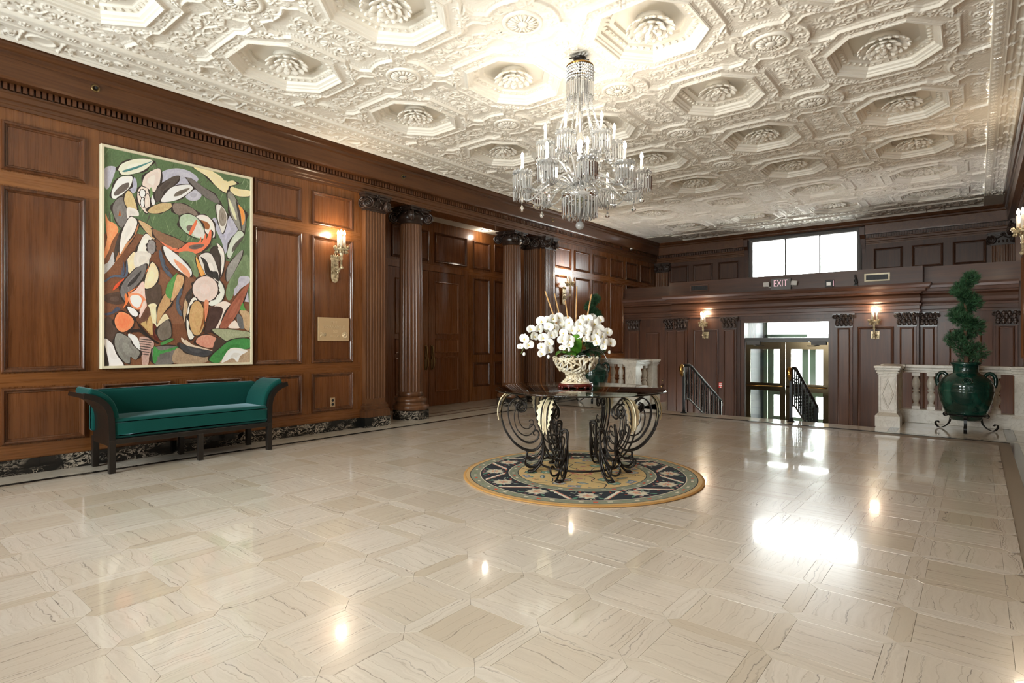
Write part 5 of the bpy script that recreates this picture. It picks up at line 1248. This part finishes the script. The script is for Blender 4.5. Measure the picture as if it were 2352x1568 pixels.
for k in range(6):
    a=2*PI*k/6+.25; z=ZB+.0006
    pts=catmull([(.12*cos(a),.12*sin(a)),(.24*cos(a+.28),.24*sin(a+.28)),(.34*cos(a+.05),.34*sin(a+.05)),(.45*cos(a+.25),.45*sin(a+.25)),(.565*cos(a+.12),.565*sin(a+.12))],5,False); stroke(pts,.0045,NAVY)
    for q,w in ((.32,.016),(.46,.022)): mot(q,a+.42,star(.042+w,.03+w,7),NAVY); mot(q,a+.42,star(.036+w,.024+w,7),(0xb8b6b0,0x7fa08c)[k%2]); mot(q,a+.42,ellp(.018,.012,8),(ORG,CREAM)[k%2])
    mot(.40,a-.18,ellp(.06,.022,10,0,0,.5),0x5f6f74); mot(.40,a-.18,ellp(.045,.012,9,0,.004,.5),0xb9bdb6)
    mot(.50,a-.28,ellp(.04,.02,10,0,0,-.4),TEAL); mot(.24,a+.75,ellp(.035,.018,9,0,0,.3),PINK); mot(.52,a+.72,[(-.05,-.03),(.05,-.03),(.055,.03),(-.055,.03)],0x8a93a0); mot(.52,a+.72,ellp(.03,.015,8),CREAM); mot(.52,a+.72,ellp(.012,.008,7),ORG)
for i in range(70):
    z=ZB+.00015+i*.000004; a=pr_.uniform(0,2*PI); mot(.55*pr_.random()**.5,a,ellp(pr_.uniform(.008,.024),.007,7,0,0,pr_.uniform(0,3)),pr_.choice([TEAL,ORG,NAVY,0x6f7f86,CREAM,PINK]))
z=ZB+.0007; mot(0,0,star(.115,.085,10),0xd4756a); mot(0,0,star(.085,.07,10),0xe0bd84); mot(0,0,[(-.035,-.03),(.035,-.03),(.035,.03),(-.035,.03)],0x7f8a8c); mot(0,0,ellp(.018,.015,8),CREAM)
me=pm.me('pattern',M['rug']); col_attr(me,cols); obj('pattern',me,None,r)
# ---- glass table
T=root('table',(TCX,TCY,.0152),R(39.2),label='round glass topped table on six scrolled wrought iron legs with gilded leaves',cat='table')
obj('glass_top',MB().lathe([(.0,.747),(.757,.747),(.769,.750),(.772,.756),(.769,.762),(.757,.765),(.0,.765)],128,cap=False),M['tabletop'],T)
tr_=lambda pts,off:[(r_,off,z_) for r_,z_ in pts]
cm3=lambda P,n=5:[tuple(p) for p in catmull(P,n,False)]
A1=cm3([(.545,.665),(.505,.64),(.485,.60),(.50,.56),(.54,.55),(.575,.575),(.575,.615),(.55,.63)][::-1]+[(.60,.715),(.65,.70),(.695,.65),(.715,.58),(.71,.49),(.675,.38),(.60,.275),(.52,.215),(.44,.195),(.385,.215),(.35,.26),(.335,.32),(.325,.38)])
A2=cm3([(.54,.62),(.56,.60),(.545,.575),(.515,.58),(.505,.615),(.53,.655),(.575,.672),(.615,.65),(.645,.60),(.65,.52),(.625,.42),(.565,.325),(.495,.275),(.43,.27),(.385,.30),(.37,.345),(.385,.375),(.415,.37),(.42,.345),(.405,.335)])
A3=cm3([(.535,.60),(.57,.585),(.595,.53),(.59,.45),(.56,.375),(.51,.335),(.46,.335),(.425,.365),(.405,.40),(.42,.43),(.45,.425),(.455,.40)])
A4=cm3([(.545,.59),(.56,.53),(.55,.46),(.515,.405),(.47,.395),(.435,.42),(.42,.455),(.44,.475),(.462,.462)])
B1=cm3([(.325,.40),(.335,.30),(.328,.20),(.345,.10),(.40,.03),(.445,.004)])
B2=cm3([(.335,.22),(.345,.14),(.39,.065),(.45,.05),(.49,.075),(.50,.115),(.475,.135),(.452,.118)])
B3=cm3([(.33,.27),(.345,.20),(.39,.14),(.44,.125),(.475,.145),(.478,.18),(.45,.195)])
LEGB=[]
m=MB()
def loop(P,o,r):    # a pair of parallel bars joined by a round bend at the end of P
    e=Vector((P[-1][0]-P[-2][0],P[-1][1]-P[-2][1])).normalized()*o
    arc=[(P[-1][0]+e.x*sin(t),o*cos(t),P[-1][1]+e.y*sin(t)) for t in np.linspace(.3,PI-.3,6)]
    m.tube([(x,o,z_) for x,z_ in P]+arc+[(x,-o,z_) for x,z_ in P[::-1]],r,6)
loop(A1,.026,.0082); loop(A2[:-14],.019,.0062); loop(B1[::-1],.030,.0098)
m.tube(tr_(A2[-16:],0),.006,6)
for o_ in (-.02,.02): m.tube(tr_(A3,o_*.45),.0048,5)
m.tube(tr_(A4,0),.0048,5)
for o_,e in ((-.018,-.05),(.018,.05)): m.tube([(x,o_+(e-o_)*max(0,(x-.36)/.14),z_) for x,z_ in B2],.0095,6)
for o_ in (-.012,.012): m.tube(tr_(B3,o_),.009,6)

for o_ in (-1,1): m.tube([(.325,o_*.02,.42),(.335,o_*.027,.33),(.332,o_*.027,.24),(.333,o_*.018,.16)],[.004,.011,.012,.005],6)
m.lathe([(.03,.0),(.032,.012),(.02,.02)],12,(.445,0,0)); m.tube([(.60,-.03,.712),(.60,.03,.712)],.01,6)
m.tube([(.60,0,.712),(.60,0,.747)],.02,8)
ILEG=m.me('leg',M['iron'])
def acan():
    m=MB(); path=cm3([(.605,.728),(.655,.712),(.70,.665),(.724,.595),(.728,.53),(.718,.47)],8); n=len(path); v=[];f=[]
    for i,(r_,z_) in enumerate(path):
        t=i/(n-1); w=.072*(sin(PI*(.16+.80*t))**.75)*(1-.25*t)*(1+.13*math.cos(t*44)); j=min(i+1,n-1);k=max(i-1,0); d=Vector((path[j][0]-path[k][0],path[j][1]-path[k][1])).normalized(); nn=Vector((-d.y,d.x))*-1
        for c_ in range(17):
            s=c_/8-1; hgt=.0165-.010*abs(s)+.004*cos(s*20); lag=.034*abs(s)
            v.append((r_-nn.x*-hgt*1+d.x*lag,s*w,z_-nn.y*-hgt+d.y*lag))
    for i in range(n-1):
        for c_ in range(16): f.append((i*17+c_,i*17+c_+1,(i+1)*17+c_+1,(i+1)*17+c_))
    m.add(v,f,0,True); m.tube([(r_+.018,0,z_+.003) for r_,z_ in path],[.006]*(n-1)+[.003],5); return m.me('acanthus_leaf',M['goldleaf'])
ACL=acan()
for k in range(6):
    l=obj('leg',ILEG,None,T,(0,0,0),(0,0,R(60*k))); obj('acanthus_leaf',ACL,None,l,label='pale gilded acanthus leaf')
obj('ring_stretcher',MB().tube([(.36*cos(a),.36*sin(a),.085) for a in np.linspace(0,2*PI,61)[:-1]],.0095,6,0,True),M['iron'],T)
# ---- openwork bowl and orchids
TZ=.0152+.765
BX,BY=TCX-.035,TCY-.01
r=root('stand',(BX,BY,TZ),R(39.2),label='small carved rosewood stand on the glass table under the openwork bowl',cat='stand')
m=MB(); m.lathe([(.14,.014),(.155,.018),(.158,.03),(.15,.042),(.135,.045),(.0,.045)],36,cap=False)
for k in range(12): a=2*PI*k/12; m.sphere((.146*cos(a),.146*sin(a),.014),.016,6,4,0,.9)
obj('carved_base',m,M['redwood'],r)
bw=root('bowl',(BX,BY,TZ+.045),R(39.2),label='cream openwork ceramic pedestal bowl on a rosewood stand, holding white orchids',cat='bowl')
prf=catmull([(.125,.0),(.105,.02),(.075,.05),(.068,.075),(.10,.10),(.155,.135),(.185,.18),(.195,.225)],4,False)
def on(t,a):
    i=min(len(prf)-2,max(0,int(t*(len(prf)-1)))); fr_=t*(len(prf)-1)-i; q=[prf[i][j]+(prf[i+1][j]-prf[i][j])*fr_ for j in (0,1)]; return (q[0]*cos(a),q[0]*sin(a),q[1])
m=MB(); br=random.Random(11)
for k in range(16):
    for sg in (-1,1):
        a0=2*PI*k/16; m.tube([on(t,a0+sg*1.5*t+.18*sin(t*15+k)) for t in np.linspace(0,1,22)],[.008+.003*abs(sin(i*1.3+k)) for i in range(22)],5)
for t,rr_ in ((0,.012),(.02,.01),(.45,.010),(.99,.010)): m.tube([on(t,a) for a in np.linspace(0,2*PI,49)[:-1]],rr_,6,0,True)
for k in range(90):
    t=br.uniform(.1,1); a=br.uniform(0,2*PI); p0=Vector(on(t,a)); b_=m.n; m.sphere((0,0,0),1,6,4); m.xf(Matrix.Translation(p0*1.0+Vector((cos(a),sin(a),0))*.006)@Matrix.Rotation(a,4,'Z')@Matrix.Rotation(br.uniform(0,3),4,'X')@Matrix.Diagonal((.009,.026,.012,1)),b_)
for k in range(14): a=2*PI*k/14; p0=on(1,a); m.tube([p0,(p0[0]*1.05,p0[1]*1.05,p0[2]+.012),(p0[0]*1.08,p0[1]*1.08,p0[2]+.004)],[.014,.012,.005],5)
obj('openwork_body',m,M['ceram'],bw)
obj('liner',MB().lathe([(.0,.11),(.09,.115),(.14,.15),(.165,.20),(.155,.205),(.0,.215)],24,cap=False),M['moss'],bw,label='brown mossy filling')
OR=root('orchids',(BX,BY,TZ+.045+.21),R(39.2),label='arching white orchid arrangement with bamboo stakes in the cream openwork bowl',cat='flowers')
def petal_mesh():
    m=MB()
    def pet(l,w,a,tilt,mi=0):
        n=10; v=[];f=[]
        for i in range(n):
            t=i/(n-1); ww=w*(max(0,sin(PI*(.08+.90*t)))**.6); 
            for s in (-1,-.5,0,.5,1): v.append((l*t,s*ww,.10*l*sin(PI*t)-.12*l*s*s*.5))
        for i in range(n-1):
            for j in range(4): f.append((i*5+j,i*5+j+1,(i+1)*5+j+1,(i+1)*5+j))
        b_=m.n; m.add(v,f,mi,True); m.xf(Matrix.Rotation(a,4,'Z')@Matrix.Rotation(-tilt,4,'Y'),b_)
    for a in (90,215,325): pet(.045,.021,R(a),.12)
    b_=m.n
    for a in (10,170): pet(.049,.036,R(a),.2)
    m.xf(Matrix.Translation((0,0,.004)),b_)
    pet(.022,.010,R(270),.9,1); m.sphere((0,0,.008),.006,6,4,1)
    return m.me('blossom',[M['petal'],M['petalc']])
BLM=petal_mesh(); orr=random.Random(21)
# local frame: x to the viewer's right, y away from the viewer
sprays=[[(-.05,0,0),(-.10,-.02,.22),(-.22,-.03,.34),(-.36,-.04,.30),(-.44,-.05,.18),(-.50,-.05,.06)],
 [(-.06,-.02,0),(-.13,-.08,.22),(-.24,-.12,.27),(-.28,-.14,.18),(-.29,-.15,.10),(-.29,-.15,.03)],
 [(-.03,0,0),(-.06,.03,.25),(-.12,.05,.36),(-.24,.07,.33),(-.34,.07,.22)],
 [(0,0,0),(-.02,-.06,.22),(-.06,-.13,.30),(-.10,-.17,.22),(-.11,-.18,.15),(-.11,-.18,.10)],
 [(.02,0,0),(.04,-.05,.25),(.05,-.12,.32),(.04,-.16,.27),(.04,-.17,.19)],
 [(.03,.02,0),(.08,.02,.25),(.16,0,.35),(.24,-.02,.28),(.28,-.03,.17),(.27,-.03,.08)],
 [(.03,0,0),(.06,.06,.25),(.10,.10,.36),(.16,.12,.34),(.20,.12,.24)],
 [(.04,-.02,0),(.10,-.08,.20),(.16,-.12,.22),(.20,-.13,.18),(.20,-.13,.12)]]
for si,sp in enumerate(sprays):
    pts=[Vector(p) for p in catmull(sp,7,False)]; n=len(pts)
    s=obj('flower_stem',MB().tube(pts,.0032,5),M['stem'],OR); k0=int(n*.36)
    nb=11 if si==0 else 9
    for k in range(nb):
        i=k0+int((n-1-k0)*k/(nb-1)); p0=pts[i]; side=1 if k%2 else -1
        t=(pts[min(i+1,n-1)]-pts[max(0,i-1)]).normalized(); sd=t.cross(Vector((0,-1,.2))).normalized()
        q=p0+sd*side*.030+Vector((0,-.024,orr.uniform(-.01,.012)))
        if k==nb-1 and si in (0,1,3,5): obj('bud',MB().sphere((0,0,0),.014,8,6,0,1.25),M['petal'],s,q); continue
        d=(Vector((orr.uniform(-.45,.45)+.35*sd.x*side,-1,orr.uniform(-.25,.35)))).normalized(); sc_=orr.uniform(.82,1.08)*(1 if k<nb-2 else .75)
        o=obj('blossom',BLM,None,s,q); o.rotation_mode='QUATERNION'; o.rotation_quaternion=d.to_track_quat('Z','Y')@Matrix.Rotation(orr.uniform(-.4,.4),3,'Z').to_quaternion(); o.scale=(sc_,)*3
for p0,p1 in (((-.06,0,0),(-.28,.0,.63)),((-.05,.03,0),(-.19,.05,.61)),((-.02,-.05,0),(-.10,-.05,.54)),((.0,.05,0),(.02,.08,.68)),((.03,.0,0),(.145,.0,.60)),((-.04,-.06,0),(-.075,-.08,.40))):
    obj('bamboo_stake',MB().tube([p0,tuple(.5*(a+b_) for a,b_ in zip(p0,p1)),p1],[.008,.0075,.006],6),M['bamboo'],OR)
def strap(l,w,droop,fold=.25,n=9):
    m=MB(); v=[];f=[]
    for i in range(n):
        t=i/(n-1); ww=w*sin(PI*(.12+.83*t))**.7; x=l*t*cos(droop*t*.5); z_=l*t*sin(1.02-droop*t)+.015
        for s in (-1,-.5,0,.5,1): v.append((x,s*ww,z_+fold*abs(s)*ww))
    for i in range(n-1):
        for j in range(4): f.append((i*5+j,i*5+j+1,(i+1)*5+j+1,(i+1)*5+j))
    m.add(v,f,0,True); return m
for a,l,w,dr_,mt,z0 in ((265,.20,.052,-.62,'leaf',.015),(210,.20,.05,.85,'leaf',0),(190,.17,.042,.9,'leaf',0),(235,.19,.05,.75,'leaf',.0),(330,.19,.05,.5,'leafdk',0),(350,.24,.045,.9,'leafdk',0),(300,.17,.045,.9,'leafdk',0),(20,.2,.05,.6,'leafdk',0),(60,.18,.05,.6,'leafdk',0),(120,.18,.045,.8,'leaf',0),(310,.20,.045,.8,'leafdk',0),(345,.30,.032,1.15,'leafdk',.02),(150,.18,.045,.9,'leafdk',0)):
    obj('leaf',strap(l,w,dr_),M[mt],OR,(.035*cos(R(a)),.035*sin(R(a)),z0),(0,0,R(a)))
for k in range(7):
    a=R(200+k*22); q=[(.05*cos(a),.05*sin(a),.03),(.12*cos(a+.2),.12*sin(a+.2),.045),(.17*cos(a),.17*sin(a),.01),(.19*cos(a-.1),.19*sin(a-.1),-.05-.02*(k%3))]
    obj('air_root',MB().tube(catmull(q,4,False),[.004]*12+[.002],5),M['petal'],OR)
# ---- urns on iron stands with spiral topiaries
um=MB()
um.lathe([(.0,.0),(.165,.0),(.175,.03),(.195,.075),(.225,.085),(.233,.10),(.228,.115),(.25,.15),(.280,.25),(.300,.345),(.308,.385),(.310,.395),(.302,.40),(.300,.435),(.305,.445),(.288,.50),(.25,.56),(.19,.605),(.150,.625),(.138,.64),(.140,.70),(.15,.735),(.165,.742),(.172,.757),(.165,.772),(.148,.775),(.14,.755),(.135,.66),(.0,.655)],64,cap=False)
UB=um.me('urn_body',M['glaze'])
hm=MB(); hm.tube(catmull([(.205,0,.59),(.25,0,.625),(.295,0,.605),(.318,0,.545),(.315,0,.48),(.300,0,.44)],4,False),.024,10); UH=hm.me('handle',M['glaze'])
bm_=MB(); bm_.lathe([(.05,0),(.055,.006),(.048,.012),(.04,.006)],20)
for k in range(8): a=2*PI*k/8; bm_.sphere((.026*cos(a),.026*sin(a),.006),.014,6,4)
bm_.sphere((0,0,.008),.014,8,5); UR=bm_.me('rosette',M['glaze'])
sm_=MB()
for k in range(3):
    a=R(-90+120*k); b_=sm_.n
    sm_.prism([(-.017,0),(.017,0),(.017,.006),(-.017,.006)],0,.001) if False else None
    q=catmull([(.205,.225),(.255,.225),(.275,.205),(.26,.18),(.235,.19)],4,False); q2=catmull([(.19,.19),(.195,.13),(.22,.075),(.27,.03),(.33,.012),(.375,.035),(.385,.075),(.36,.095),(.338,.075)],4,False)
    for Q in (q,q2):
        for i in range(len(Q)-1):
            (x0,z0),(x1,z1)=Q[i],Q[i+1]; d=Vector((x1-x0,z1-z0)).normalized(); nx_,nz_=-d.y*.004,d.x*.004
            sm_.add([(x0+nx_,-.018,z0+nz_),(x0+nx_,.018,z0+nz_),(x1+nx_,.018,z1+nz_),(x1+nx_,-.018,z1+nz_),(x0-nx_,-.018,z0-nz_),(x0-nx_,.018,z0-nz_),(x1-nx_,.018,z1-nz_),(x1-nx_,-.018,z1-nz_)],[(0,1,2,3),(4,7,6,5),(0,3,7,4),(1,5,6,2)])
    sm_.xf(Matrix.Rotation(a,4,'Z'),b_)
SL=sm_.me('legs',M['blackiron'])
def stand_leg(k):
    m=MB(); a=0
    q=catmull([(.20,.225),(.255,.228),(.278,.205),(.26,.18),(.235,.19)],4,False); q2=catmull([(.19,.215),(.195,.13),(.22,.075),(.27,.03),(.33,.008),(.375,.035),(.385,.075),(.36,.095),(.338,.075)],4,False)
    for Q in (q,q2):
        for i in range(len(Q)-1):
            (x0,z0),(x1,z1)=Q[i],Q[i+1]; d=Vector((x1-x0,z1-z0)).normalized(); nx_,nz_=-d.y*.004,d.x*.004
            m.add([(x0+nx_,-.018,z0+nz_),(x0+nx_,.018,z0+nz_),(x1+nx_,.018,z1+nz_),(x1+nx_,-.018,z1+nz_),(x0-nx_,-.018,z0-nz_),(x0-nx_,.018,z0-nz_),(x1-nx_,.018,z1-nz_),(x1-nx_,-.018,z1-nz_)],[(0,1,2,3),(4,7,6,5),(0,3,7,4),(1,5,6,2)])
    return m.me('leg',M['blackiron'])
SLEG=stand_leg(0)
def foliage(seed):
    rr=random.Random(seed); m=MB(); H=1.20; turns=3.4
    for k in range(3600):
        t=rr.random()**.86; z_=.03+t*(H-.06); ang=-2*PI*turns*t+2.2; rad=.20*(1-.62*t)+.03; tube_=.135*(1-.42*t)
        off=tube_*rr.random()**.4; b1=rr.uniform(0,2*PI); b2=rr.uniform(-1,1)
        c=Vector(((rad*.55+off*cos(b1)*.9)*cos(ang)-off*.6*b2*sin(ang),(rad*.55+off*cos(b1)*.9)*sin(ang)+off*.6*b2*cos(ang),z_+off*.75*sin(b1)))
        base=Vector((rad*.45*cos(ang),rad*.45*sin(ang),z_-.02)); d=(c-base).normalized()+Vector((0,0,.35))
        for q in range(6):
            u=(d+Vector((rr.gauss(0,.55),rr.gauss(0,.55),rr.gauss(0,.45)))).normalized()*rr.uniform(.035,.06); w=u.orthogonal().normalized()*.0045; w.rotate(Matrix.Rotation(rr.uniform(0,6),3,u.normalized()))
            m.add([c-w,c+w,c+u],[(0,1,2)])
    return m.me('foliage',M['needle'])
FO=foliage(4)
tk=MB(); tk.tube([(.0,0,-.10),(.012,0,.1),(-.008,.012,.35),(.014,-.006,.6),(-.01,0,.85),(.005,0,1.12)],[.028,.026,.022,.019,.015,.008],8); TK=tk.me('trunk',M['bark'])
UZ=.155
for x,lw,lu,lt,rz in ((6.60,'black iron scroll stand under the urn by the right balustrade','large green glazed urn by the right balustrade, with loop handles','spiral clipped evergreen topiary in the urn by the right balustrade',0),
                 (.80,'black iron scroll stand under the urn by the left balustrade','large green glazed urn by the left balustrade, beyond the orchids','spiral clipped evergreen topiary in the urn by the left balustrade, beyond the orchids',.5)):
    s=root('urn_stand',(x,9.80,.0),rz,label=lw,cat='stand')
    for k in range(3): obj('leg',SLEG,None,s,rot=(0,0,R(-90+120*k)))
    obj('ring',MB().tube([(.222*cos(a),.222*sin(a),UZ+.070) for a in np.linspace(0,2*PI,49)[:-1]],.010,6,0,True),M['blackiron'],s)
    u=root('urn',(x,9.80,UZ),rz,label=lu,cat='urn')
    obj('urn_body',UB,None,u)
    for a in (R(12),R(168)): obj('handle',UH,None,u,rot=(0,0,a))
    obj('rosette',UR,None,u,(.02,-.272,.535),(R(62),0,0))
    obj('soil',MB().lathe([(.137,.665),(.0,.675)],20,cap=False),M['moss'],u)
    t=root('topiary',(x,9.80,UZ+.76),rz,label=lt,cat='topiary')
    obj('trunk',TK,None,t); obj('foliage',FO,None,t,kind='stuff')
# ---- chandelier
CHX,CHY=3.90,4.44
C=root('chandelier',(CHX,CHY,3.80),R(39.2),label='large crystal chandelier with lit candle bulbs and hanging prisms over the table',cat='chandelier')
Z0=-3.80
m=MB(); m.lathe([(.055,.0),(.06,-.012),(.04,-.022),(.012,-.03)],20); 
for s in (-1,1): m.tube([(s*.02,0,-.02),(s*.035,0,-.05),(s*.012,0,-.085)],.005,5)
m.tube([(0,0,-.02),(0,0,-.12)],.008,6); m.tube([(-.09,.02,.005),(-.03,-.02,-.004),(.03,.0,-.004),(.09,.05,.005)],.006,4)
obj('ceiling_mount',m,M['iron'],C)
def prism_m(l,w):
    m=MB(); m.lathe([(.0,0),(w*.55,-.008),(w,-.02),(w,-l+.03),(w*.8,-l+.015),(.0,-l)],6,sm=False,cap=False); return m
def bead(m,c,r,n=6): m.lathe([(0,-r),(r*.8,-r*.5),(r,0),(r*.8,r*.5),(0,r)],n,c,sm=False,cap=False)
def beads(m,p0,p1,sag,r,n):
    for k in range(n):
        t=(k+.5)/n; bead(m,(p0[0]+(p1[0]-p0[0])*t,p0[1]+(p1[1]-p0[1])*t,p0[2]+(p1[2]-p0[2])*t-sag*4*t*(1-t)),r)
m=MB(); m.lathe([(.118,-.075),(.125,-.085),(.118,-.095)],32,cap=False); m.tube([(.121*cos(a),.121*sin(a),-.085) for a in np.linspace(0,2*PI,33)[:-1]],.006,5,0,True); obj('crown_ring',m,M['brass'],C)
m=MB()
for k in range(36):
    a=2*PI*k/36
    for q in range(5): bead(m,(.121*cos(a),.121*sin(a),-.105-.026*q),.012,5)
    pm_=prism_m(.15,.009); b_=m.n; m.add(pm_.v,pm_.f); m.xf(Matrix.Translation((.121*cos(a),.121*sin(a),-.225-.012*(k%2))),b_)
obj('crown_prisms',m,M['crystal'],C,kind='stuff')
obj('stem',MB().lathe([(.012,-.12),(.012,-.55),(.03,-.60),(.018,-.64),(.025,-.70),(.055,-.76),(.06,-.80),(.03,-.87),(.022,-.95),(.05,-1.0),(.075,-1.06),(.05,-1.12),(.03,-1.2),(.06,-1.24)],20),M['crystal'],C)
for k in range(10):
    a=2*PI*k/10; m=MB(); n=46
    for q in range(n):
        t=q/(n-1); rr_=.085+(.20)*t**1.7; zz=-.20-.70*t
        bead(m,(rr_*cos(a+.05*sin(t*3)),rr_*sin(a+.05*sin(t*3)),zz),.0085+.004*t)
    obj('bead_chain',m,M['crystal'],C,kind='stuff')
def cup(r):
    m=MB(); m.lathe([(.018,-.05),(.026,-.02),(.034,-.004),(r*.7,.004),(r,.018),(r*1.04,.026),(r,.024),(r*.6,.010),(.02,.008)],20,rf=lambda a,z:1+.04*cos(10*a),cap=False)
    for k in range(12): a=2*PI*k/12; bead(m,(r*1.03*cos(a),r*1.03*sin(a),.008),.011,5); bead(m,(r*cos(a+.26),r*sin(a+.26),.03),.010,5)
    return m.me('drip_cup',M['crystal'])
def prisms(r,n,l):
    m=MB()
    for k in range(n):
        a=2*PI*k/n; p_=prism_m(l,.0085); b_=m.n; m.add(p_.v,p_.f); m.xf(Matrix.Translation((r*cos(a),r*sin(a),-.004)),b_)
    return m.me('prisms',M['crystal'])
def drop(l,w):
    m=MB(); m.lathe([(0,0),(w*.3,-l*.25),(w*.8,-l*.55),(w,-l*.72),(w*.75,-l*.9),(0,-l)],8,sm=False,cap=False); bead(m,(0,0,.012),.010); return m.me('drop',M['crystal'])
CUP=cup(.078); PRS=prisms(.080,20,.145); DRP=drop(.075,.024); CND=MB().lathe([(.013,0),(.013,.115),(.009,.118),(0,.118)],12).me('candle',M['candle'])
BLB=MB().lathe([(0,0),(.007,.004),(.011,.018),(.0145,.034),(.012,.052),(.006,.066),(0,.078)],12).me('bulb',M['bulb'])
def arm(k,a,Rr,zc,lbl=None):
    A=MB(); zb=-1.20+(.03 if Rr<.5 else 0)
    P=[(.05,0,zb),(.16,0,zb+(.10 if Rr>.5 else .2)),(.30 if Rr>.5 else .24,0,zb+(.06 if Rr>.5 else .24)),(Rr*.80,0,(zc-.13)),(Rr*.94,0,zc-.135),(Rr,0,zc-.05)]
    A.tube(catmull(P,5,False),.0115,6)
    o=obj('arm',A,M['crystal'],C,(0,0,0),(0,0,a))
    obj('drip_cup',CUP,None,o,(Rr,0,zc)); obj('prisms',PRS,None,o,(Rr,0,zc),kind='stuff'); obj('candle',CND,None,o,(Rr,0,zc+.008)); obj('bulb',BLB,None,o,(Rr,0,zc+.126))
    obj('drop',DRP,None,o,(Rr,0,zc-.175))
    lamp('candle_light',(Rr*cos(a),Rr*sin(a),zc+.205),CHANDELIER_W,WARMW,C,.014)
for k in range(10): arm(k,2*PI*k/10+.31,.555,-1.12)
for k in range(6): arm(k,2*PI*k/6+.0,.315,-.80)
m=MB()
for k in range(10):
    a,b_=2*PI*k/10+.31,2*PI*(k+1)/10+.31; p0=(.50*cos(a),.50*sin(a),-1.19); p1=(.50*cos(b_),.50*sin(b_),-1.19); beads(m,p0,p1,.09,.010,16)
    beads(m,(.50*cos(a),.50*sin(a),-1.2),(.13*cos(a+.2),.13*sin(a+.2),-1.13),.10,.009,20); beads(m,(.31*cos(a),.31*sin(a),-.90),(.50*cos(a),.50*sin(a),-1.13),.06,.009,12)
obj('bead_swags',m,M['crystal'],C,kind='stuff')
m=MB(); m.lathe([(.03,-1.18),(.09,-1.20),(.155,-1.245),(.165,-1.27),(.15,-1.29),(.10,-1.33),(.05,-1.37),(.0,-1.39)],24,rf=lambda a,z:1+.03*cos(12*a),cap=False)
for k in range(24): a=2*PI*k/24; bead(m,(.16*cos(a),.16*sin(a),-1.235),.014,6); bead(m,(.12*cos(a),.12*sin(a),-1.21),.013,6)
obj('bowl',m,M['crystal'],C)
m=MB()
for rr_,n,l,zz in ((.158,26,.19,-1.28),(.11,18,.16,-1.325),(.06,10,.12,-1.37)):
    for k in range(n): a=2*PI*k/n; p_=prism_m(l,.010); q=m.n; m.add(p_.v,p_.f); m.xf(Matrix.Translation((rr_*cos(a),rr_*sin(a),zz)),q)
obj('bowl_prisms',m,M['crystal'],C,kind='stuff')
m=MB(); m.sphere((0,0,-1.535),.040,14,9); m.tube([(0,0,-1.39),(0,0,-1.50)],.006,6); obj('ball',m,M['crystal'],C,label='faceted crystal ball at the very bottom')
